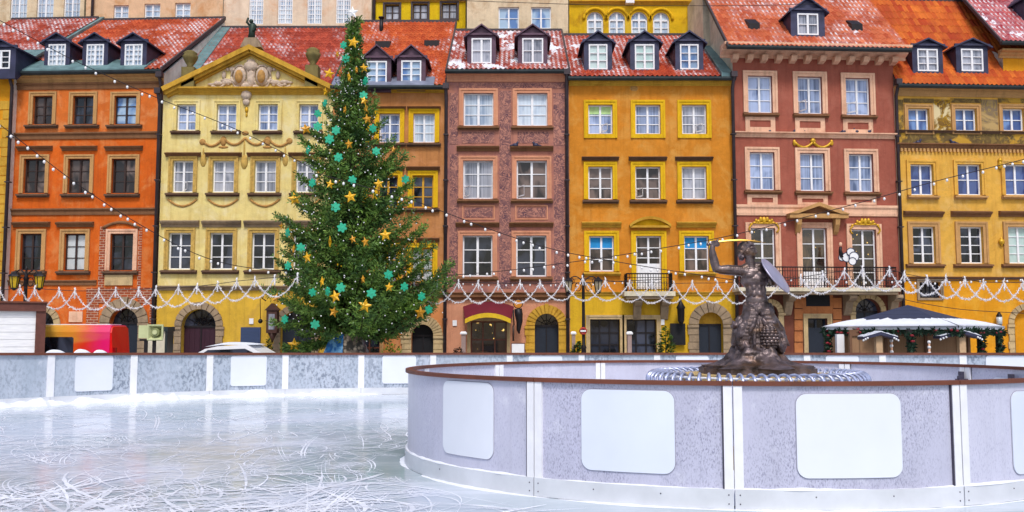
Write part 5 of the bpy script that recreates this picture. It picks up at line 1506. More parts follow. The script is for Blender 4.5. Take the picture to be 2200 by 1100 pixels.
# ------------------------------------------------------------------ the Christmas tree
def build_tree():
    rnd = random.Random(11)
    TY = 33.0; K = TY / F
    base = at(750, 760, TY); bx_ = base.x
    def zv(v): return at(750, v, TY).z
    tree = thing('christmas_tree', 'tall dark green Christmas tree hung with yellow stars and turquoise snowflakes', 'tree', (bx_, TY, -.05))
    prof = [(30, 4, 4), (60, 9, 9), (100, 16, 22), (150, 30, 36), (200, 46, 50), (250, 60, 58), (300, 92, 66), (340, 104, 96), (400, 116, 112), (440, 128, 130), (480, 152, 146), (520, 156, 162), (560, 152, 178), (600, 158, 205), (640, 172, 222), (680, 140, 200), (710, 112, 140), (745, 100, 30)]
    def ext(v, side):
        for (v0, l0, r0), (v1, l1, r1) in zip(prof, prof[1:]):
            if v0 <= v <= v1:
                t = (v - v0) / (v1 - v0)
                return (l0 + (l1 - l0) * t) if side < 0 else (r0 + (r1 - r0) * t)
        return 3
    tr = MB()
    ztop = zv(34)
    tr.tube([(0, 0, 0), (.02, 0, 3), (.0, 0, 6), (.03, 0, 9.5), (.0, 0, ztop)], [.24, .19, .14, .08, .02], 10)
    nd = MB()
    V = nd.v; Fc = nd.f
    def needle_spray(p, d, L, dens=1.0):
        # a twig: short flat needles-bunches both sides of the stem
        d = d.normalized(); up = Vector((rnd.uniform(-.3, .3), rnd.uniform(-.3, .3), 1)); sd = d.cross(up)
        if sd.length < 1e-3: sd = Vector((1, 0, 0))
        sd.normalize(); up = sd.cross(d)
        n = max(3, int(L / .05 * dens))
        for i in range(n):
            t = (i + rnd.random() * .8) / n
            c = p + d * (L * t)
            A = rnd.uniform(0, 2 * pi)
            out = (sd * cos(A) + up * sin(A) * .8)
            ln = (.12 + .11 * rnd.random()) * (1.1 - .45 * t); w = .015 + .015 * rnd.random()
            e = (d * .75 + out).normalized(); f = e.cross(Vector((rnd.uniform(-1, 1), rnd.uniform(-1, 1), rnd.uniform(-1, 1))))
            if f.length < 1e-3: continue
            f.normalize(); o = len(V)
            a = c; b = c + e * ln * .55 + f * w; t2 = c + e * ln; g2 = c + e * ln * .55 - f * w
            V.extend((tuple(a), tuple(b), tuple(t2), tuple(g2))); Fc.append((o, o + 1, o + 2, o + 3))
    br = MB()
    NB = 350
    TIPS = [(866, 342), (850, 322), (880, 388), (862, 405), (874, 432), (912, 487), (890, 462), (930, 522), (918, 556), (962, 576), (980, 622), (955, 604), (940, 640), (902, 700), (880, 690), (905, 585), (838, 300), (822, 262), (652, 272), (642, 300), (640, 382), (652, 340), (600, 467), (612, 490), (597, 505), (590, 562), (606, 540), (578, 628), (600, 600), (596, 690), (622, 650), (616, 742), (640, 735), (633, 425), (800, 215), (706, 200), (690, 232)]
    for i in range(NB + 2 * len(TIPS)):
        t = (i + rnd.random()) / NB
        tip = TIPS[(i - NB) // 2] if i >= NB else None
        vt = tip[1] + rnd.uniform(-5, 5) if tip else 38 + (735 - 38) * t ** .78
        az = i * 2.39996 + rnd.uniform(-.3, .3)
        if tip: az = (0 if tip[0] > 750 else pi) + rnd.uniform(-.35, .35)
        ca = cos(az)
        if ca > -.25 and vt > 560: vt = 560 + (vt - 560) * .62
        l = ext(vt, -1); r = ext(vt, 1)
        R = (l * (1 - ca) / 2 + r * (1 + ca) / 2) * K
        kk = rnd.choice((.5, .6, .68, .75, .82, .9)) * rnd.uniform(.92, 1.05) * (1.08 if vt < 260 else 1)
        R = max(.12, R * kk)
        if tip: R = abs(tip[0] - 750) * K * rnd.uniform(.93, 1.0) / max(.8, abs(ca))
        zt = zv(vt)
        low = vt > 660
        rise = R * (.42 if ca > 0 else .22) * rnd.uniform(.6, 1.2) if not low else R * (.22 if ca > 0 else -.35) * rnd.uniform(.6, 1.2)
        if vt < 250: rise = R * rnd.uniform(.6, 1.2)
        z0 = max(zv(708) if ca > -.25 else 1.5, min(ztop - .1, zt - rise)); dirv = Vector((cos(az), sin(az), 0))
        P = []
        n = max(4, int(R / .22)); sag = .13 * R
        for k in range(n + 1):
            q_ = k / n
            zz = z0 + (zt - z0) * q_ ** 1.5 - sag * sin(pi * q_)
            wob = Vector((-sin(az), cos(az), 0)) * (.08 * sin(q_ * 5 + i) * R * .3)
            P.append(dirv * (R * q_) + wob + Vector((0, 0, zz)))
        br.tube(P, [max(.006, .035 * (1 - k / n) * min(1, R / 2) + .006) for k in range(n + 1)], 4, cap=False)
        for k in range(1, n + 1):
            q_ = k / n
            if q_ < .22 and R > 1: continue
            p = P[k]; d = (P[k] - P[k - 1]).normalized()
            sidev = d.cross(Vector((0, 0, 1))).normalized()
            tw = (.22 + .42 * min(1, R / 1.6) * (1 - .65 * q_)) * rnd.uniform(.7, 1.2)
            for s_ in (-1, 1):
                for h in range(3 if tip else 2):
                    td = d * rnd.uniform(.55, 1.0) + sidev * s_ * rnd.uniform(.5, 1.0) + Vector((0, 0, rnd.uniform(-.55, .3)))
                    pp = p - (P[k] - P[k - 1]) * rnd.random()
                    needle_spray(pp, td, tw * rnd.uniform(.7, 1.15))
            needle_spray(P[k - 1], d, (P[k] - P[k - 1]).length * 1.3)
            if rnd.random() < .6: needle_spray(p, Vector((d.x * .4, d.y * .4, rnd.uniform(.2, .9))), tw * .5)
        needle_spray(P[-1], d + Vector((0, 0, .25)), .26)
    for i in range(70):                                     # crowded short shoots along the upper stem
        z = zv(40 + 280 * rnd.random()); a = rnd.uniform(0, 2 * pi)
        needle_spray(Vector((0, 0, z)), Vector((cos(a), sin(a), .8)), rnd.uniform(.25, .5))
    nd.sm = [False] * len(Fc); nd.mi = [0] * len(Fc)
    t = NT('fir_needles'); gi = t.n('NewGeometry')
    o = t.obj()
    cl = t.ramp(t.noise(o, 1.3, 4, .6), .35, .65)
    c1 = t.mix(cl, (.014, .05, .018, 1), (.075, .19, .025, 1))
    c2 = t.mix(t.math('ADD', t.math('MULTIPLY', gi.outputs['Random Per Island'], .45), t.math('MULTIPLY', t.ramp(t.noise(o, 4.5, 2), .4, .62), .5)), c1, t.mix(cl, (.05, .13, .03, 1), (.24, .36, .05, 1)))
    t.out(c2, .6, 0, .35)
    tr.build('trunk', plain('fir_bark', C('4a382e'), .9, bump=.5), tree)
    br.build('branches', plain('fir_twigs', C('3a2c20'), .9), tree)
    nd.build('foliage', t.mat, tree)
    fl = MB()
    for i in range(330):
        v = rnd.uniform(60, 730); a = rnd.uniform(pi, 2 * pi)
        R = (ext(v, -1) * (1 - cos(a)) / 2 + ext(v, 1) * (1 + cos(a)) / 2) * K * rnd.uniform(.7, 1.0)
        fl.ball((R * cos(a), R * sin(a), zv(v)), .024, 5, 4)
    o = fl.build('fairy_lights', g['bulb'], tree); o['kind'] = 'stuff'
    # --- ornaments
    def star(r, th=.05, inner=.45, n=5):
        m = MB(); vs = [(0, -th, 0), (0, th, 0)]
        for k in range(2 * n):
            rr = r if k % 2 == 0 else r * inner
            A = pi / 2 + pi * k / n
            vs.append((rr * cos(A), 0, rr * sin(A)))
        fs = []
        for k in range(2 * n):
            a, b = 2 + k, 2 + (k + 1) % (2 * n)
            fs += [(0, a, b), (1, b, a)]
        return m.add(vs, fs)
    def flake(r):
        m = MB()
        for k in range(6):
            A = pi / 2 + pi * k / 3; c, s_ = cos(A), sin(A)
            def P(x, y): return (x * c - y * s_, x * s_ + y * c)
            m.prism_y([P(0, -.034), P(r, -.034), P(r + .03, 0), P(r, .034), P(0, .034)], -.02 - k * .0007, .02 + k * .0007)
            for sg_ in (-1, 1):
                for at_, ln in ((.5, .36), (.78, .24)):
                    x0 = r * at_; x1 = x0 + r * ln * .7; y1 = sg_ * r * ln * .8
                    m.prism_y([P(x0 - .03, 0), P(x0 + .03, 0), P(x1 + .03, y1), P(x1 - .02, y1 + sg_ * .02)] if sg_ > 0 else [P(x0 + .03, 0), P(x0 - .03, 0), P(x1 - .02, y1 + sg_ * .02), P(x1 + .03, y1)], -.016 - k * .0005 - (.0003 if sg_ > 0 else 0), .016 + k * .0005 + (.0003 if sg_ > 0 else 0))
        m.prism_y([(.06 * cos(pi * k / 3), .06 * sin(pi * k / 3)) for k in range(6)], -.03, .03)
        return m
    ym = plain('yellow_glitter', C('f2b716'), .45, .1, .5, .14, 20); yo = plain('amber_glitter', C('d99a1a'), .45, .1, .5, .14, 20)
    tm = plain('turquoise_glitter', C('2cb890'), .4, 0, .5, .15, 20); wm = plain('white_star_paint', (.85, .85, .86, 1), .4)
    lst = (
        ('s', 757, 27, 15, .2, 'w', 'white star on the very tip of the Christmas tree'),
        ('s', 759, 91, 14, .0, 'y', 'yellow star facing forward just below the tip of the tree'),
        ('s', 707, 158, 13, .3, 'y', 'yellow star on the upper left edge beside the pediment roof'),
        ('s', 725, 117, 10, .9, 'a', 'amber star half hidden on the narrow upper left crown'),
        ('s', 782, 146, 11, .5, 'y', 'yellow star at the upper right edge left of the dormers'),
        ('s', 766, 150, 9, 1.0, 'a', 'amber star tucked just left of the upper right edge star'),
        ('s', 750, 166, 13, 1.4, 'y', 'yellow star seen edge on in the middle of the upper crown'),
        ('s', 699, 198, 12, 1.3, 'y', 'yellow star seen nearly edge on at the pediment corner'),
        ('s', 782, 216, 11, .8, 'y', 'yellow star directly under the turquoise flake on the upper right edge'),
        ('s', 786, 234, 12, .9, 'a', 'amber star on the right edge above the tan house windows'),
        ('s', 789, 256, 12, .6, 'a', 'amber star lowest in the cluster on the right edge'),
        ('s', 741, 236, 11, 1.4, 'a', 'amber star edge on in the dark centre below the pediment level'),
        ('s', 657, 277, 13, .3, 'a', 'amber star on a left branch tip before the pale yellow house window'),
        ('s', 750, 310, 12, .8, 'a', 'amber star at the centre right under two turquoise flakes'),
        ('s', 633, 427, 15, .2, 'y', 'large yellow star at the left edge below the painted swags'),
        ('s', 709, 396, 11, .7, 'y', 'yellow star turned sideways in the middle left of the crown'),
        ('s', 753, 423, 14, .2, 'y', 'bright yellow star facing forward at the middle of the tree'),
        ('s', 814, 395, 12, .3, 'y', 'yellow star on the right half below the tan house sills'),
        ('s', 606, 486, 9, .8, 'a', 'small amber star on the leftmost long branch'),
        ('s', 631, 535, 11, 1.1, 'a', 'amber star turned away near the left edge by the dark window'),
        ('s', 660, 553, 14, .6, 'y', 'yellow star facing forward on the left lower third'),
        ('s', 828, 505, 14, .1, 'y', 'yellow star facing forward on the right middle of the tree'),
        ('s', 758, 514, 10, .5, 'a', 'small amber star at the middle below the bright turquoise flake'),
        ('s', 785, 520, 12, .9, 'a', 'amber star in deep shade right of the middle'),
        ('s', 709, 520, 15, 1.45, 'y', 'yellow star seen as a thin edge left of the middle'),
        ('s', 692, 605, 13, .9, 'y', 'yellow star turned sideways on the lower left'),
        ('s', 593, 640, 12, .8, 'a', 'amber star on the lowest left branch tip above the lantern sign'),
        ('s', 720, 637, 15, .4, 'y', 'yellow star facing forward low on the left of the trunk'),
        ('s', 784, 657, 16, .1, 'y', 'large yellow star facing forward low on the right of the trunk'),
        ('s', 717, 670, 13, .8, 'a', 'amber star half hidden beneath the low left forward star'),
        ('s', 836, 617, 11, .6, 'y', 'yellow star beside the turquoise flake on the lower right branches'),
        ('s', 903, 672, 16, .5, 'a', 'large amber star hanging over the rusticated archway'),
        ('s', 632, 741, 16, .2, 'y', 'yellow star hanging lowest over the rink barrier'),
        ('s', 780, 600, 10, .9, 'a', 'amber star deep inside the lower middle right of the tree'),
        ('s', 892, 520, 9, 1.0, 'a', 'small amber star on an outer right branch by the yellow framed window'),
        ('s', 845, 321, 8, .9, 'a', 'small amber star on the right branch tip below the tan house sill'),
        ('f', 738, 97, 11, .4, 't', 'turquoise snowflake just left of the top yellow star'),
        ('f', 743, 126, 12, .2, 't', 'turquoise snowflake second from the top of the tree'),
        ('f', 785, 174, 12, .8, 't', 'turquoise snowflake on the right edge by the dormer window sill'),
        ('f', 781, 205, 12, .3, 't', 'turquoise snowflake on the right edge over a yellow star'),
        ('f', 698, 222, 11, .8, 't', 'turquoise snowflake on the left edge beside the right pediment window'),
        ('f', 683, 272, 14, .0, 't', 'bright turquoise snowflake facing forward on the left upper branches'),
        ('f', 683, 244, 11, .5, 't', 'turquoise snowflake just above the bright left upper one'),
        ('f', 722, 280, 13, .0, 't', 'bright turquoise snowflake nearest the trunk at window sill height'),
        ('f', 708, 299, 14, .1, 't', 'bright turquoise snowflake lower left of the one nearest the trunk'),
        ('f', 801, 276, 12, .7, 't', 'turquoise snowflake on the right side beside a tan house window'),
        ('f', 662, 322, 12, .9, 't', 'dark turned turquoise snowflake on the left edge below the amber star'),
        ('f', 727, 338, 13, .1, 't', 'bright turquoise snowflake alone in the centre of the upper third'),
        ('f', 808, 325, 12, .4, 't', 'turquoise snowflake alone on the right side of the upper third'),
        ('f', 671, 393, 12, .5, 't', 'turquoise snowflake on the left edge above the large yellow star'),
        ('f', 757, 386, 12, .3, 't', 'turquoise snowflake above the bright middle yellow star'),
        ('f', 871, 385, 12, .2, 't', 'turquoise snowflake on the farthest upper right branch tip'),
        ('f', 721, 445, 14, .0, 't', 'bright turquoise snowflake facing forward left of the middle star'),
        ('f', 735, 489, 14, .0, 't', 'bright turquoise snowflake facing forward at half height'),
        ('f', 646, 532, 13, .4, 't', 'turquoise snowflake left of the dark lower left yellow star'),
        ('f', 618, 500, 12, .8, 't', 'turquoise snowflake on the left edge under the small amber star'),
        ('f', 619, 571, 12, .5, 't', 'turquoise snowflake lowest on the left edge above the swag garland'),
        ('f', 835, 590, 13, .2, 't', 'turquoise snowflake on the right lower third facing forward'),
        ('f', 869, 616, 12, .4, 't', 'turquoise snowflake among the long lower right branches'),
        ('f', 798, 630, 14, .0, 't', 'bright turquoise snowflake right of the trunk near the bottom'),
        ('f', 732, 618, 14, .0, 't', 'bright turquoise snowflake left of the trunk near the bottom'),
        ('f', 704, 626, 12, .9, 't', 'turned turquoise snowflake beside the bright lower left one'),
        ('f', 671, 628, 11, .7, 't', 'dim turquoise snowflake inside the lower left branches'),
        ('f', 677, 697, 13, .1, 't', 'turquoise snowflake low on the left above the barrier'),
        ('f', 906, 637, 12, .5, 't', 'turquoise snowflake near the end of the lowest right branch'),
        ('f', 921, 665, 12, .3, 't', 'turquoise snowflake right of the large amber star over the archway'),
        ('f', 612, 686, 12, .5, 't', 'turquoise snowflake at the low left edge above the lowest yellow star'),
    )
    proto = {}
    for kind, u, v, r, yaw, c, lab in lst:
        R = (ext(v, -1) + ext(v, 1)) / 2 * K; du = (u - 750) * K
        yy = TY - .92 * sqrt(max(.02, R * R - min(R * R, du * du))) - .12
        p = at(u, v, yy)
        rr = r * yy / F * (1.0 if kind == 's' else .68)
        mt = {'y': ym, 'a': yo, 't': tm, 'w': wm}[c]
        o = (star(rr) if kind == 's' else flake(rr)).build('star_ornament' if kind == 's' else 'snowflake_ornament', mt)
        o.location = p; o.rotation_euler = (rnd.uniform(-.1, .1), rnd.uniform(-.25, .25), yaw * rnd.choice((-1, 1)))
        tag(o, lab, 'ornament', 'yellow stars hung on the Christmas tree' if c in 'ya' else 'turquoise snowflakes hung on the Christmas tree' if c == 't' else None)
build_tree()

# ------------------------------------------------------------------ things on the square behind the barrier
def fir(u, vt, Y, w, label, seed):
    rnd = random.Random(seed); p = at(u, vt, Y); H = p.z + .05
    t = thing('small_fir', label, 'fir tree', (p.x, Y, -.05))
    MB().tube([(0, 0, 0), (0, 0, H)], [.04, .008], 6).build('trunk', M['brownframe'], t)
    m = MB()
    for i in range(420):
        k = rnd.random() ** .7; z = H * (1 - k * .86) ; R = w * (.08 + .92 * k) * rnd.uniform(.35, 1.05); a = rnd.uniform(0, 2 * pi)
        c = Vector((R * cos(a), R * sin(a), z - .1 * R)); d = Vector((cos(a), sin(a), rnd.uniform(-.2, .6))); s_ = Vector((-sin(a), cos(a), rnd.uniform(-.4, .4)))
        L = .16; m.quad(c - s_ * .02, c + s_ * .06, c + d * L + s_ * .015, c + d * L * .7 - s_ * .06)
    m.build('foliage', bpy.data.materials['fir_needles'], t)
fir(1430, 702, 38.6, .62, 'small potted fir between the shop window and the black notice board', 1)
fir(1240, 735, 38.6, .5, 'low dark green fir at the foot of the right lamp post', 4)
def shrub(u, v, Y, w, col, label, seed):
    rnd = random.Random(seed); p = at(u, v, Y); H = p.z + .05
    t = thing('shrub', label, 'shrub', (p.x, Y, -.05))
    m = MB()
    for i in range(260):
        a = rnd.uniform(0, 2 * pi); R = w * sqrt(rnd.random()); z = H * (.35 + .65 * rnd.random()) * (1 - .3 * (R / w) ** 2)
        c = Vector((R * cos(a), R * sin(a) * .6, z)); d = Vector((rnd.uniform(-1, 1), rnd.uniform(-1, 1), rnd.uniform(-.2, 1))).normalized(); s_ = d.cross(Vector((0, 0, 1))) * .05
        m.quad(c, c + d * .07 + s_, c + d * .15, c + d * .07 - s_)
    m.build('foliage', plain('leaf_' + str(seed), C(col), .7, var=.4, scale=7), t)
    MB().lathe([(w * .4, 0), (w * .55, .5), (w * .5, .5)], 10).build('pot', M['brownframe'], t)
shrub(842, 734, 38.8, .38, '6f9a1c', 'bright green potted shrub between the brown window and the archway', 31)
shrub(577, 724, 39.0, .14, '4d5a1e', 'narrow dark green potted shrub right of the blue meter cabinet', 32)
shrub(800, 744, 38.6, .3, '39452a', 'low dark potted shrub under the brown window right of the tree base', 33)
shrub(985, 746, 38.5, .25, '4a3526', 'low brown potted shrub left of the mauve shop window', 34)

# tree base cover: blue and patterned panels
p0 = at(735, 718, 32.0)
tb = thing('tree_base_cover', 'low faceted cover at the tree foot with blue and patterned panels', 'cover', (p0.x, 32.9, -.05))
H = p0.z + .05; n = 6; r1, r0 = .62, 1.12
vs = [(r0 * 1.15 * cos(A), r0 * sin(A) * .9, 0) for A in [pi / 6 + k * pi / 3 for k in range(6)]] + [(r1 * .9 * cos(A), r1 * sin(A), H) for A in [pi / 6 + k * pi / 3 for k in range(6)]]
mats = []
def pat(name, a, b, c, sc_):
    t = NT(name); v = t.n('TexVoronoi'); t.set(v.inputs['Vector'], t.obj()); v.inputs['Scale'].default_value = sc_
    f = t.ramp(v.outputs['Distance'], .25, .55); col = t.mix(f, a, b)
    col = t.mix(t.ramp(t.noise(t.obj(), 4, 3), .5, .6), col, c)
    return t.out(col, .6)
mats = [pat('pebble_print', C('b8a894'), C('3a3630'), C('8a7a6a'), 7), pat('blue_print', C('3f8fd0'), C('2a6cae'), C('7ab4de'), 5), pat('mixed_print', C('cfd2da'), C('4a4452'), C('7d6a86'), 6)]
for k in range(6):
    mm = MB().poly([vs[k], vs[(k + 1) % 6], vs[6 + (k + 1) % 6], vs[6 + k]])
    A = (k + 1) * pi / 3 - 0.0
    mm.build('panel', mats[{3: 1, 4: 0, 5: 2, 2: 1}.get(k, 2)], tb)
MB().poly(vs[6:]).build('lid', mats[0], tb)

# white cabin at the left
def cabin():
    Y = 27.0; xr = at(98, 700, Y).x; zt = at(0, 652, Y).z; xl = at(-330, 700, Y).x
    w = (xr - xl) * 1.15; ya = radians(27)
    t = thing('ticket_cabin', 'white boarded cabin with a dark brown frame at the left edge', 'cabin', (xr - w * cos(ya), Y - w * sin(ya), -.05), ya)
    zt += .05
    MB().box(.2, w - .26, .03, 3, 0, zt - .2).build('wall', siding('white_boards', (.86, .86, .9, 1), .21, .6), t)
    f = MB().box(w - .26, w, -.03, 3.05, 0, zt - .23).box(0, w, -.08, 3.1, zt - .23, zt).box(0, .2, -.03, 3.05, 0, zt - .23)
    f.build('frame', plain('brown_boards', C('6a3d33'), .6, var=.2), t)
    MB().box(-.05, w + .03, -.12, 3.15, zt + .002, zt + .05).build('roof', M['rim'], t)
cabin()
# van
def van():
    Y = 29.5
    xa = at(-60, 725, Y).x; xb = at(239, 725, Y).x; zt = at(190, 698, Y).z + .05
    t = thing('delivery_van', 'red and yellow van with a pink fading side parked behind the barrier', 'van', (xa, Y, -.05))
    Lx = xb - xa
    nt = NT('fading_van_paint'); o = nt.obj(); sep = nt.n('SeparateXYZ'); nt.set(sep.inputs[0], o)
    u = nt.math('ADD', nt.math('DIVIDE', sep.outputs[0], Lx), nt.math('MULTIPLY', nt.math('SUBTRACT', nt.noise(nt.map(o, sc=(.6, 1, 2)), 2.2, 4), .5), .16))
    r = nt.n('ValToRGB'); nt.set(r.inputs[0], u); e = r.color_ramp
    e.elements[0].position = .5; e.elements[0].color = C('f2c04a'); e.elements[1].position = .96; e.elements[1].color = C('f01a70')
    for ps, c in ((.68, 'f0801e'), (.80, 'ee3a24')):
        q_ = e.elements.new(ps); q_.color = C(c)
    zz = nt.ramp(nt.math('SUBTRACT', sep.outputs[2], nt.math('MULTIPLY', sep.outputs[0], .12)), .92, 1.1)
    col = nt.mix(nt.math('MULTIPLY', zz, .4), r.outputs[0], nt.mix(nt.ramp(u, .72, .92), C('efc04a'), C('ee5a84')))
    pm = nt.out(col, .3, 0, .5)
    red = plain('bright_red_paint', C('ea0f14'), .3, var=.06)
    xs = Lx - .05
    MB().prism_x([(0, .35), (0, zt - .22), (.06, zt - .06), (.2, zt), (1.15, zt), (1.29, zt - .06), (1.35, zt - .22), (1.35, .35)], .0, xs).build('body', pm, t)
    b = MB(); pr = [(.02, .35), (.02, zt - .24), (.08, zt - .08), (.22, zt - .03), (1.13, zt - .03), (1.27, zt - .08), (1.33, zt - .24), (1.33, .35)]
    vs = [(xs + .002, y, z) for y, z in pr] + [(xs + .05 + (.1 if z < 1 else 0), y, z - (.02 if z > 1 else 0)) for y, z in pr]
    n = len(pr); b.add(vs, [tuple(range(n - 1, -1, -1)), tuple(range(n, 2 * n))] + [(i, (i + 1) % n, n + (i + 1) % n, n + i) for i in range(n)])
    b.build('tail', red, t)
    x0, x1 = at(96, 735, Y).x - xa, at(158, 735, Y).x - xa; z0 = at(120, 724, Y).z + .05
    P = rounded(x0, x1, .95, z0, .06); MB().prism_y(P, -.012, -.001).build('window', M['g_dark'], t)
    MB().prism_y(rounded(x0 - 1.7, x0 - .12, .95, z0, .06), -.012, -.001).build('window', M['g_dark'], t)
    for x in (.9, Lx - 1.5):
        w = MB(); N = 18
        w.prism_y([(x + .34 * cos(2 * pi * i / N), .35 + .34 * sin(2 * pi * i / N)) for i in range(N)], -.02, .2)
        w = w.build('wheel', M['cable'], t)
        MB().prism_y([(x + .2 * cos(2 * pi * i / N), .35 + .2 * sin(2 * pi * i / N)) for i in range(N)], -.03, -.021).build('rim', M['zincl'], w)
    MB().box(xs + .08, xs + .16, .1, .2, .8, 1.2).build('tail_light', plain('tail_lamp', C('8a0a10'), .2), t)
    MB().box(.2, xs - .1, .25, 1.1, zt + .001, zt + .03).build('roof_snow', M['snow'], t)
van()
# parked white car roof
def car():
    Y = 29; xa = at(425, 745, Y).x; xb = at(540, 745, Y).x; zt = at(480, 738, Y).z + .05
    t = thing('parked_car', 'white car of which only the snowy roof shows over the barrier', 'car', (xa, Y, -.05))
    L_ = xb - xa; e = 1.3
    pr = [(-e, .35), (-e - .1, .75), (-e + .1, .92), (-.1, 1.0), (.22, zt - .17), (.6, zt - .09), (L_ - .15, zt - .03), (L_, zt - .12), (L_ + .4, 1.0), (L_ + .5, .8), (L_ + .45, .35)]
    MB().prism_y(pr, 0, 1.65).build('body', plain('white_car_paint', (.8, .8, .83, 1), .25, var=.03), t)
    MB().prism_y([(.1, 1.0), (.32, zt - .2), (L_ - .2, zt - .16), (L_ + .2, 1.0)], -.012, -.001).build('window', M['g_dark'], t)
    m = MB(); N = 12; vs = []; fs = []
    for i in range(N + 1):
        for j in range(7):
            x = .2 + (L_ - .15) * i / N; y = .06 + 1.5 * j / 6
            h_ = .07 * (sin(pi * i / N) * sin(pi * j / 6)) ** .4 if 0 < i < N and 0 < j < 6 else 0
            vs.append((x, y, zt - .1 + .06 * min(1, i / 4) + h_ * (1 + .3 * mnoise.noise(Vector((x * 2, y * 2, 1))))))
            if i and j:
                a = (i - 1) * 7 + j - 1; fs.append((a, a + 1, a + 8, a + 7))
    m.add(vs, fs, True); m.build('roof_snow', M['snow'], t)
    for x in (-.5, L_ - .3):
        w = MB(); w.prism_y([(x + .32 * cos(2 * pi * i / 16), .33 + .32 * sin(2 * pi * i / 16)) for i in range(16)], -.03, .18); w.build('wheel', M['cable'], t)
car()
# cream cabinet and horn loudspeaker
def speaker():
    Y = 27; p = at(337, 702, 28.5); q_ = at(360, 702, 28.5); zt = p.z + .05
    t = thing('utility_cabinet', 'cream cabinet with a dark lid and edge behind the loudspeaker', 'cabinet', (at(318, 720, 28.5).x, 28.5, -.05))
    w = at(360, 720, 28.5).x - t.location.x
    MB().box(0, w - .07, 0, .5, 0, zt - .14).build('body', plain('cream_paint', C('d9cfb8'), .5), t)
    MB().box(-.03, w + .02, -.05, .55, zt - .14, zt).box(w - .07, w, -.02, .5, 0, zt - .141).build('lid', M['gutter'], t)
    c = at(333, 714, Y)
    t = thing('horn_loudspeaker', 'pale green square horn loudspeaker on a short stand behind the barrier', 'loudspeaker', (c.x, Y, c.z)); t.scale = (1.2, 1.2, 1.2)
    gm = plain('pale_green_plastic', C('c9cf9c'), .45, var=.08); gd = plain('olive_plastic', C('8d9463'), .5)
    a = .19
    h_ = MB(); ro = [(-a, -a), (a, -a), (a, a), (-a, a)]; ri = [(-.16, -.16), (.16, -.16), (.16, .16), (-.16, .16)]; rb = [(-.05, -.05), (.05, -.05), (.05, .05), (-.05, .05)]
    vs = [(x, 0, z) for x, z in ro] + [(x, -.0, z) for x, z in ri] + [(x, .2, z) for x, z in rb] + [(x, .03, z) for x, z in ro] + [(x, .3, z) for x, z in ((-.1, -.1), (.1, -.1), (.1, .1), (-.1, .1))]
    fs = []
    for A, B in ((0, 4), (4, 8), (0, 12), (12, 16)):
        for k in range(4): fs.append((A + k, A + (k + 1) % 4, B + (k + 1) % 4, B + k))
    fs.append((16, 17, 18, 19)); h_.add(vs, fs)
    hb_ = h_.build('horn', gm, t)
    MB().prism_y([(.1 * cos(2 * pi * i / 20), .1 * sin(2 * pi * i / 20)) for i in range(20)], .0, .17).build('throat', gd, hb_)
    MB().prism_y([(.055 * cos(2 * pi * i / 20), .055 * sin(2 * pi * i / 20)) for i in range(20)], -.03, -.001).build('phase_plug', gm, hb_)
    MB().box(-.42, -.2, .06, .34, -.14, .17).build('driver_box', gm, t)
    s_ = MB()
    for x in (-.26, -.06): s_.box(x - .035, x + .035, .1, .17, -c.z - .05, -.16)
    s_.box(-.4, .12, .08, .2, -.2, -.161); s_.build('stand', M['iron'], t)
speaker()

# street lamps
def lamp(u, vt, ul, ur, vlant, Y, label, glow):
    p = at(u, vt, Y)
    t = thing('street_lamp', label, 'street lamp', (p.x, Y, -.05), 0, 'twin lantern street lamps')
    H = p.z + .05
    MB().lathe([(.16, 0), (.16, .3), (.1, .4), (.085, 1.1), (.11, 1.15), (.06, 1.25), (.055, H - .35), (.08, H - .3), (.05, H - .2), (.03, H - .05), (.05, H), (.005, H + .12)], 12).build('post', M['iron'], t)
    for s_, ux in ((-1, ul), (1, ur)):
        dx = (ux - u) / F * Y; zl = at(ux, vlant, Y).z + .05
        a = MB(); pts = [(dx * k / 10, 0, H - .25 + .22 * sin(pi * k / 10 * .9) + (.0)) for k in range(11)]
        a.tube(pts, .022, 6)
        a.tube([(dx * (.35 + .2 * cos(B)), 0, H - .42 + .15 * sin(B)) for B in [pi * 1.9 * k / 14 for k in range(15)]], .016, 5)
        a.tube([(dx * (.75 + .14 * cos(B)), 0, H - .2 + .1 * sin(B)) for B in [pi * 1.9 * k / 12 for k in range(13)]], .014, 5)
        a.tube([pts[-1], (dx, 0, zl + .2)], .018, 5)
        a.build('arm', M['iron'], t)
        lt = MB().lathe([(.03, .3), (.06, .26), (.17, .17), (.2, .13), (.165, .12)], 6, (dx, 0, zl), pi / 6, smooth=False).lathe([(.1, -.29), (.11, -.25), (.03, -.34)], 6, (dx, 0, zl), pi / 6, smooth=False)
        for k in range(6):
            A = pi / 6 + k * pi / 3
            lt.tube([(dx + .165 * cos(A), .165 * sin(A), zl + .12), (dx + .1 * cos(A), .1 * sin(A), zl - .26)], .013, 4)
        lt = lt.build('lantern', M['iron'], t)
        MB().lathe([(.15, .118), (.092, -.245)], 6, (dx, 0, zl), pi / 6, smooth=False).build('glass', glow, lt)
lamp(57, 578, 32, 86, 602, 30.5, 'twin lantern street lamp with yellow glass before the orange house', plain('yellow_lamp_glass', C('d8b62a'), .3, var=.25, scale=8))
lamp(1253, 592, 1221, 1285, 612, 34, 'twin lantern street lamp with grey glass before the ochre house', plain('grey_lamp_glass', C('b7a98a'), .3, var=.3, scale=8))
lp = at(1253, 711, 33.8)
lb = thing('ring_buoy', 'small red and white round fitting on the right lamp post', 'buoy', (lp.x, 33.85, lp.z))
MB().tube([(.1 * cos(2 * pi * k / 16), 0, .1 * sin(2 * pi * k / 16)) for k in range(16)], .045, 8, closed=True).build('ring', plain('red_rubber', C('b8372e'), .5), lb)
MB().box(-.1, .1, -.06, -.05, -.03, .03).build('strap', M['white'], lb)

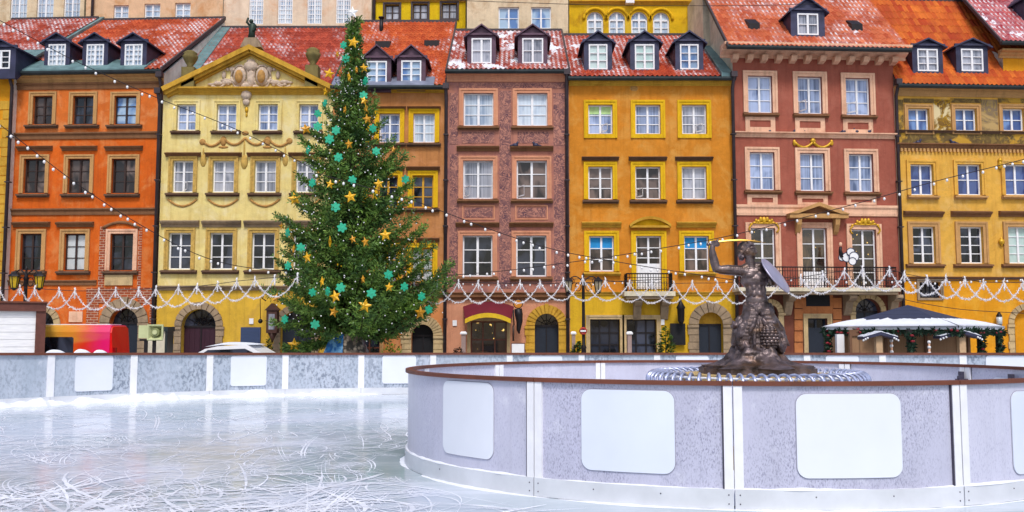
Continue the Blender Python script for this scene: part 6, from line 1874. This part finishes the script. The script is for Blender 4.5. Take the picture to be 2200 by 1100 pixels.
# kiosk
def kiosk():
    Y = 27.5
    ap = at(1950, 655, Y); e0 = at(1768, 707, Y); e1 = at(2157, 707, Y); zt, ze = ap.z + .05, e0.z + .05
    xl, xr = e0.x, e1.x; xm = (xl + xr) / 2
    t = thing('market_kiosk', 'low wooden kiosk with a dark hipped roof half covered in snow', 'kiosk', (xm, Y, -.05))
    w = (xr - xl) / 2; ax = ap.x - xm
    dk = siding('dark_shingles', C('3a4058'), .11, .6, 2, .7)
    co = [(-w, 0, ze), (.05, -w, ze), (w, 0, ze), (-.05, w, ze)]; A = (ax, 0, zt)
    r = MB()
    for i in range(4): r.add([co[i], co[(i + 1) % 4], A], [(0, 1, 2)])
    r.poly(co[::-1]); r = r.build('roof', dk, t)
    sn = MB()
    for i in range(4):                                          # snow lying on the lower part of each slope, with an uneven upper edge
        a, b = Vector(co[i]), Vector(co[(i + 1) % 4]); ap_ = Vector(A); n = 40; vs = []; fs = []
        nr = (b - a).cross(ap_ - a).normalized()
        if nr.z < 0: nr = -nr
        for k in range(n + 1):
            q_ = k / n; base = a.lerp(b, q_)
            lim = .40 + .08 * mnoise.noise(Vector((q_ * 9, i * 3.1, 0))) + .06 * mnoise.noise(Vector((q_ * 30, i, 2)))
            for j in range(5):
                s_ = lim * j / 4; L_ = a.lerp(ap_, s_); R_ = b.lerp(ap_, s_); p = L_.lerp(R_, q_)
                th = .08 * (1 - (j / 4) ** 3) if j < 4 else .004
                vs.append(p + nr * th + (Vector((0, 0, -.06)) if False else Vector((0, 0, 0))))
            if k:
                for j in range(4): fs.append(((k - 1) * 5 + j, (k - 1) * 5 + j + 1, k * 5 + j + 1, k * 5 + j))
        # front lip
        m0 = len(vs)
        for k in range(n + 1): vs.append(a.lerp(b, k / n) + Vector((0, 0, -.02)))
        for k in range(n): fs.append((m0 + k, m0 + k + 1, (k + 1) * 5, k * 5))
        sn.add(vs, fs, True)
    o = sn.build('roof_snow', M['snow'], r)
    X = lambda u: at(u, 735, Y - .8).x - xm
    x0, x1 = X(1830), X(2082)
    MB().box(x0, x1, -.75, 1.0, 0, ze - .02).build('wall', siding('brown_planks', C('a5805f'), .95, .5, 0, .7), t)
    fr2 = MB()
    for u in (1828, 1904, 1990, 2060, 2082):
        fr2.box(X(u) - .035, X(u) + .035, -.81, -.751, 0, ze - .02)
    fr2.box(x0, x1, -.80, -.751, ze - .2, ze - .02)
    fr2.build('wall_frame', plain('brown_timber', C('7a573f'), .7), t)
    MB().box(X(1806), X(1822), -.5, -.35, 0, ze - .15).build('refrigerator', M['white'], t)
    rnd = random.Random(3)
    # evergreen swags on eaves and posts with red bows
    gm = MB(); RB = []; rr_ = plain('red_ribbon', C('8a1a28'), .6, var=.3)
    def tuft(c, r):
        for _ in range(10):
            d = Vector((rnd.uniform(-1, 1), rnd.uniform(-1, 1), rnd.uniform(-1, 1))).normalized(); s_ = d.cross(Vector((.3, .8, .5))).normalized() * .03
            c2 = c + d * r * .3; gm.quad(c2 - s_, c2 + s_, c2 + d * r + s_ * .4, c2 + d * r - s_ * .4)
    def runp(a, b, n, r):
        for i in range(n + 1):
            c = a.lerp(b, i / n) + Vector((rnd.uniform(-.04, .04), rnd.uniform(-.04, .04), rnd.uniform(-.05, .05)))
            gm.ball(c, r * rnd.uniform(.4, .7), 6, 4)
            tuft(c, r * 1.25)
            if rnd.random() < .24: RB.append(MB().ball(c + Vector((0, -r * .7, rnd.uniform(-.04, .04))), (r * rnd.uniform(.4, .9), .04, r * .4), 6, 4))
    for k in range(4): runp(Vector(co[k]) * .985 - Vector((0, 0, .06)), Vector(co[(k + 1) % 4]) * .985 - Vector((0, 0, .06)), 44, .085)
    for u, yy in ((1777, 0), (1956, -w + .15), (2107, -.62), (2147, 0)):
        x = at(u, 735, Y + yy).x - xm
        MB().box(x - .06, x + .06, yy - .01, yy + .11, 0, ze - .02).build('post', M['iron'], t)
        runp(Vector((x, yy - .06, ze - .15)), Vector((x, yy - .06, .6)), 18, .085)
    gr = gm.build('evergreen_garland', plain('garland_green', C('1d3a28'), .7, var=.5, scale=8), t)
    for b_ in RB[:98]: b_.build('red_bow', rr_, gr)
kiosk()
# two snow capped signposts in front of the kiosk
def hut(u, ul, ur, vt, ve, Y, label):
    p = at(u, vt, Y); t = thing('roofed_post', label, 'post', (p.x, Y, -.05), 0, 'wooden posts with little snow capped roofs')
    zt = p.z + .05; ze = at(ul, ve, Y).z + .05; xl = (ul - u) / F * Y; xr = (ur - u) / F * Y
    MB().box(-.085, .085, -.08, .08, 0, zt - .1).build('post', plain('pale_timber', C('d8b48c'), .7, var=.15), t)
    r = MB()
    for s_, x in ((-1, xl), (1, xr)):
        pts = [(0, zt - .06), (x, ze - .05), (x, ze - .12), (0, zt - .15)]
        r.prism_y(pts if s_ > 0 else pts[::-1], -.22, .22)
    r = r.build('roof', M['slate'], t)
    s2 = MB()
    for s_, x in ((-1, xl), (1, xr)):
        n = 8
        for k in range(n):
            a, b = k / n, (k + 1) / n
            f = lambda q_: zt - .065 + (ze - zt + .02) * q_
            th = .022 + .012 * sin(k * 2.1 + u)
            pts = [(x * a, f(a)), (x * b, f(b)), (x * b, f(b) + th), (x * a, f(a) + th)]
            s2.prism_y(pts if s_ < 0 else pts[::-1], -.2, .2)
    s2.build('roof_snow', M['snow'], r)
    l = MB()
    for s_, x in ((-1, xl), (1, xr)):
        for k in range(3): MB().ball((x * (1 - .12 * k), -.22, ze - .14 + .03 * k), .03, 6, 4).build('bulb', M['bulb'], t)
    
hut(1886, 1848, 1922, 708, 720, 25.2, 'pale wooden post with a small snow capped roof, left before the kiosk')
hut(2064, 2012, 2100, 706, 718, 25.2, 'pale wooden post with a wider snow capped roof, right before the kiosk')
def pole(u, v, Y):
    p = at(u, v, Y); t = thing('ball_post', 'slim pale post with round knobs against the kiosk wall', 'post', (p.x, Y, -.05), 0, 'slim knobbed posts by the kiosk')
    H = p.z + .05
    MB().tube([(0, 0, 0), (0, 0, H)], .03, 8).build('shaft', g['pinktrim'], t)
    for z in (H, H - .14, H - .3): MB().ball((0, 0, z), .05, 8, 6).build('knob', M['white'], t)
    return t
a_ = pole(1915, 732, 25.4); a_['label'] = 'slim knobbed post right of the left roofed post'
a_ = pole(1996, 735, 25.4); a_['label'] = 'slim knobbed post left of the right roofed post'
# patio heaters / pillars by the shop fronts
def pillar(u, vt, Y, label, r=.15):
    p = at(u, vt, Y); t = thing('patio_pillar', label, 'pillar', (p.x, Y, -.05), 0, 'slim pillars with white caps by the shop fronts')
    H = p.z + .05
    MB().lathe([(r, 0), (r, .1), (r * .86, .12), (r * .86, H - .12)], 4, a0=pi / 4, smooth=False).build('shaft', plain('greige_metal', C('a88f88'), .5, var=.15), t)
    MB().lathe([(r * 1.3, H - .12), (r * 1.35, H - .06), (r * .8, H)], 4, a0=pi / 4, smooth=False).build('cap', M['white'], t)
pillar(996, 712, 39.2, 'greige pillar with white cap left of the mauve house shop window')
pillar(1232, 712, 38.9, 'slim grey pillar by the drainpipe left of the lamp post', .12)
pillar(1352, 712, 38.6, 'grey pillar standing between the two ochre shop windows', .14)
def board(u0, v0, u1, v1, Y, label):
    a = at(u0, v0, Y); b = at(u1, v1, Y); w = b.x - a.x; H = a.z + .05
    t = thing('notice_board', label, 'board', (a.x, Y, -.05))
    MB().box(.03, w - .03, .0, .03, .3, H - .03).build('panel', M['white'], t)
    MB().box(0, w, -.005, .035, H - .03, H).box(0, .03, -.005, .035, 0, H - .03).box(w - .03, w, -.005, .035, 0, H - .03).build('frame', M['redbrown'], t)
board(1098, 737, 1128, 760, 38.5, 'small blank white board right of the mauve shop window')
board(1652, 748, 1672, 770, 36, 'low white board right of the mermaid before the brown house')
# signs and fittings on the facades
def wallthing(name, label, cat, u, v, Yf, build):
    p = at(u, v, Yf); t = thing(name, label, cat, p); build(t); return t
def s_lantern(t):
    MB().box(-.22, .22, -.2, .2, -.5, .45).prism_y([(-.3, .45), (.3, .45), (0, .75)], -.25, .25).lathe([(.2, -.5), (.05, -.8), (.02, -.9)], 8).build('case', plain('carved_brown_wood', C('4a2b22'), .6, var=.3), t)
    MB().box(-.13, .13, -.215, -.201, -.35, .3).build('glass', M['g_grey'], t)
    MB().tube([(0, .55, 1.3), (-.1, .2, 1.45), (-.35, 0, 1.3), (-.45, 0, .95), (-.3, 0, .85)], .03, 6).tube([(-.35, 0, 1.25), (-.55, 0, .9), (-.52, 0, .1)], .015, 5).ball((-.52, 0, 0), .1, 8, 6).build('bracket', M['iron'], t)
wallthing('hanging_lantern_sign', 'carved dark brown lantern sign hanging left of the tree', 'sign', 586, 690, 39.2, s_lantern)
def s_disc(t):
    m = MB().prism_y([(.17 * cos(2 * pi * i / 20), .17 * sin(2 * pi * i / 20)) for i in range(20)], -.05, .05); m.build('disc', plain('orange_enamel', C('cf8420'), .4), t)
    m = MB().tube([(.17 * cos(2 * pi * i / 20), -.0, .17 * sin(2 * pi * i / 20)) for i in range(20)], .035, 6, closed=True); m.build('disc_rim', M['iron'], t)
    m = MB().tube([(0, .0, -.2), (.03, .0, -.45), (.06, 0, -.75), (.02, 0, -1.1), (.05, 0, -1.25)], [.16, .17, .13, .08, .03], 8).tube([(-.2, 0, -.25), (-.17, 0, -.9)], .03, 6).tube([(0, .1, -.1), (0, .7, .05)], .025, 5)
    m.build('iron_figure', M['iron'], t)
    MB().tube([(-.2, 0, -.9), (-.2, .0, -1.55)], .04, 6).build('rod', M['brownframe'], t)
wallthing('hanging_figure_sign', 'orange round sign over a dark iron figure beside the red awning', 'sign', 1113, 653, 39.2, s_disc)
def s_wl(t):
    MB().lathe([(.06, -.45), (.14, -.3), (.16, .2), (.2, .25), (.06, .5), (.02, .62)], 8).build('lantern', M['iron'], t)
    MB().tube([(0, .5, .4), (0, .2, .75), (0, 0, .6)], .025, 5).build('bracket', M['iron'], t)
wallthing('wall_lantern', 'dark iron wall lantern left of the ochre house doorway', 'lantern', 1463, 674, 39.5, s_wl)
def s_wl2(t):
    MB().lathe([(.05, -.28), (.11, -.22), (.13, .2), (.05, .34)], 6).build('lantern', M['iron'], t)
    MB().lathe([(.125, -.18), (.135, .14)], 6).build('glass', M['g_white'], t)
wallthing('wall_lantern', 'small lantern with white glass on the golden wall above the kiosk corner', 'lantern', 2147, 688, 40.35, s_wl2)
def s_bd(t):
    MB().box(-.32, .32, -.06, .06, -.46, .46).build('case', M['iron'], t)
    MB().box(-.27, .27, -.068, -.061, -.41, .41).build('panel', M['black'], t)
wallthing('menu_case', 'black wall case between the potted fir and the ochre doorway', 'case', 1456, 718, 39.85, s_bd)
def s_plate(t): 
    MB().box(-.09, .09, -.015, .0, -.12, .12).build('plate', M['white'], t)
for u, v, lab in ((977, 694, 'small white wall plate left of the mauve house awning'), (540, 690, 'small white wall plate above the blue meter cabinet'), (1423, 692, 'small white number plate right of the ochre shop windows')):
    wallthing('wall_plate', lab, 'plate', u, v, 39.97, s_plate)
def s_rooster(t):
    for k, (x, z, r) in enumerate(((-.2, -.02, .14), (0, .0, .2), (.16, .22, .17), (.28, .02, .2), (.2, -.18, .16))):
        y = -.06 - .03 * k
        pl_ = MB().prism_y([(x + r * cos(2 * pi * i / 18), z + r * sin(2 * pi * i / 18)) for i in range(18)], y, y + .02).build('plate', M['white'], t)
        MB().tube([(x + r * cos(2 * pi * i / 18), y, z + r * sin(2 * pi * i / 18)) for i in range(18)], .02, 5, closed=True).build('plate_rim', M['slate'], pl_)
    MB().tube([(-.2, 0, 0), (-.24, 0, .3), (-.22, 0, .45)], [.12, .07, .06], 8).tube([(0, 0, -.2), (0, 0, -.75)], .03, 6).build('body', M['iron'], t)
    MB().ball((-.22, 0, .56), (.07, .03, .09), 8, 6).build('comb', M['pinktrim'], t)
wallthing('rooster_figure', 'white rooster shaped figure standing at the iron balcony of the brown house', 'figure', 1818, 553, 39.2, s_rooster)

# pigeons on the ledges
def pigeon(u, v, Y, label, fl):
    p = at(u, v, Y); t = thing('pigeon', label, 'pigeon', p, 0 if fl > 0 else pi, 'pigeons resting on the ledges')
    m = MB().ball((0, 0, .09), (.13, .075, .085), 10, 7).ball((.1, 0, .2), (.05, .045, .05), 8, 6).tube([(.06, 0, .12), (.1, 0, .2)], [.06, .045], 8).tube([(-.1, 0, .08), (-.25, 0, .05)], [.05, .03], 6).tube([(.14, 0, .2), (.175, 0, .19)], [.014, .004], 5)
    m.tube([(.02, .03, 0), (.02, .03, .05)], .01, 4).tube([(.02, -.03, 0), (.02, -.03, .05)], .01, 4)
    m.build('body', M['slate'], t)
for u, v, Y, f, lab in ((1107, 316, 39.82, 1, 'dark pigeon on the left end of the mauve window hood'), (1151, 316, 39.82, -1, 'dark pigeon on the right half of the mauve window hood'), (1653, 286, 40.02, 1, 'pigeon alone on the brown house band under the left window'), (1709, 286, 40.1, 1, 'pigeon at the left of the pair under the middle brown window'), (1727, 286, 40.12, -1, 'pigeon at the right of the pair under the middle brown window'), (1813, 287, 40.22, 1, 'leftmost of three pigeons under the right brown window'), (1840, 287, 40.25, -1, 'middle of three pigeons under the right brown window'), (1867, 287, 40.28, 1, 'rightmost of three pigeons under the right brown window'), (1973, 310, 40.35, 1, 'pigeon on the golden house ledge below its left attic window'), (2048, 311, 40.4, -1, 'pigeon on the golden house ledge before the painted frieze')):
    pigeon(u, v, Y, lab, f)

# festoon lights and swag garlands
def festoon(pts, Y0, Y1, label, r=.043, gap=.42, drop=.06, th=.013):
    # pts: pixels along the cable
    P = []; n = len(pts) - 1
    for i in range(n * 16 + 1):
        u, v = cr(pts, i / 16); P.append(at(u, v, Y0 + (Y1 - Y0) * i / (n * 16)))
    t = thing('festoon_lights', label, 'string lights', P[0], 0, 'festoon light strings over the square')
    o0 = P[0]
    MB().tube([p - o0 for p in P], th, 4).build('cable', M['cable'], t)
    acc = 0; proto = None; cnt = 0; rnd = random.Random(len(pts) + int(pts[0][1]))
    Lt = sum((b - a).length for a, b in zip(P, P[1:])); gap = max(gap, Lt / 98)
    for a, b in zip(P, P[1:]):
        d = (b - a).length
        while acc < d and cnt < 98:
            p = a.lerp(b, acc / d) - o0
            if proto is None:
                proto = MB().ball((0, 0, -drop - r * .4), (r, r, r * 1.25), 8, 6).build('bulb', M['bulb'], t); o = proto
            else:
                o = proto.copy(); COL.objects.link(o); o.parent = t
            o.location = p + Vector((0, 0, rnd.uniform(-.03, .02))); cnt += 1
            acc += gap * rnd.choice((.6, .8, 1, 1.2, 1.5))
        acc -= d
festoon([(-60, 225), (0, 268), (90, 338), (180, 405), (300, 482), (420, 545), (520, 573), (640, 583)], 26, 33, 'festoon string slanting down across the orange house to the tree')
festoon([(-40, 20), (0, 44), (70, 82), (160, 130), (330, 207), (470, 262), (560, 303), (680, 367)], 27, 34, 'festoon string from the top left corner over the pediment house')
festoon([(680, 372), (780, 400), (880, 428), (960, 458), (1080, 502), (1190, 536), (1290, 556), (1420, 578), (1580, 602)], 29, 33, 'festoon string leaving the tree to the right over the mauve house')
festoon([(960, 592), (1080, 582), (1160, 572), (1300, 553), (1440, 530), (1560, 508), (1700, 474), (1860, 432), (2000, 392), (2120, 362), (2230, 335)], 34, 30, 'festoon string rising to the right over the brown house pediment')
festoon([(1580, 590), (1680, 596), (1800, 600), (1960, 603), (2080, 602), (2220, 596)], 33, 32, 'nearly level festoon string along the brown house balcony', .035, .3)
festoon([(930, 604), (1020, 607), (1160, 609), (1290, 606), (1420, 600)], 35, 35, 'nearly level festoon string along the mauve house sills', .03, .3)
def wire(pts, Y, label, th=.012):
    P = [at(*cr(pts, i / 10), Y) for i in range(10 * (len(pts) - 1) + 1)]
    tag(MB().tube(P, th, 4).build('overhead_wire', M['cable']), label, 'wire')
wire([(960, 0), (1100, 5), (1260, 10), (1400, 12), (1600, 12), (1760, 8)], 36, 'thin dark overhead wire at the top right of the photo')
wire([(1930, 641), (2000, 655), (2080, 666), (2200, 673)], 36, 'thin dark wire sloping over the kiosk along the golden wall')
def garland(peaks, Y, sag, label, seed, k=.055):
    rnd = random.Random(seed)
    P = [at(u, v, Y) for u, v in peaks]
    t = thing('swag_garland', label, 'garland', P[0], 0, 'white swag garlands across the square'); o0 = P[0]
    MB().tube([p - o0 for p in P], .01, 4).build('cable', M['cable'], t)
    def fuzz(m, pts, r):
        m.tube(pts, [r * rnd.uniform(.6, 1.1) for _ in pts], 5)
        for a, b in zip(pts, pts[1:]):
            for _ in range(8):
                c = a.lerp(b, rnd.random()); d = Vector((rnd.uniform(-1, 1), rnd.uniform(-1, 1), rnd.uniform(-1, 1))).normalized() * rnd.uniform(.03, .07)
                s_ = d.cross(Vector((.2, .9, .4))).normalized() * .009; m.quad(c - s_, c + s_, c + d + s_ * .4, c + d - s_ * .4)
    for i in range(len(P) - 2):
        a, b = P[i] - o0, P[i + 2] - o0; n = 34
        pts = [a.lerp(b, q_ / n) + Vector((rnd.uniform(-.012, .012), rnd.uniform(-.012, .012), -sag * 4 * q_ / n * (1 - q_ / n) + rnd.uniform(-.012, .012))) for q_ in range(n + 1)]
        m = MB(); fuzz(m, pts, .013); m.build('swag', M['cowhite'], t)
    for p in P:
        m = MB(); fuzz(m, [p - o0 + Vector((rnd.uniform(-.02, .02), 0, .1 - j * .07)) for j in range(6)], .026)
        m.build('knot', M['cowhite'], t)
garland([(-36, 622), (0, 624), (43, 618), (75, 620), (127, 623), (161, 625), (212, 625), (249, 623), (298, 622), (335, 620), (383, 617), (423, 615), (468, 610), (508, 604), (548, 600), (590, 596), (640, 592)], 30, .62, 'white swag garland across the orange and pale yellow houses left of the tree', 1)
garland([(850, 625), (890, 612), (940, 606), (985, 606), (1027, 607), (1070, 609), (1117, 607), (1160, 606), (1210, 602), (1252, 598), (1300, 602), (1352, 607), (1400, 607), (1447, 609), (1487, 608), (1541, 608), (1579, 606), (1625, 610), (1675, 606)], 33, .72, 'white swag garland across the mauve and ochre houses right of the tree', 2)
garland([(1675, 606), (1720, 596), (1768, 588), (1814, 582), (1852, 578), (1911, 578), (1943, 588), (1992, 597), (2032, 597), (2073, 600), (2113, 606), (2157, 607), (2197, 607), (2240, 606)], 29, .6, 'white swag garland across the brown balcony and the golden house', 3)
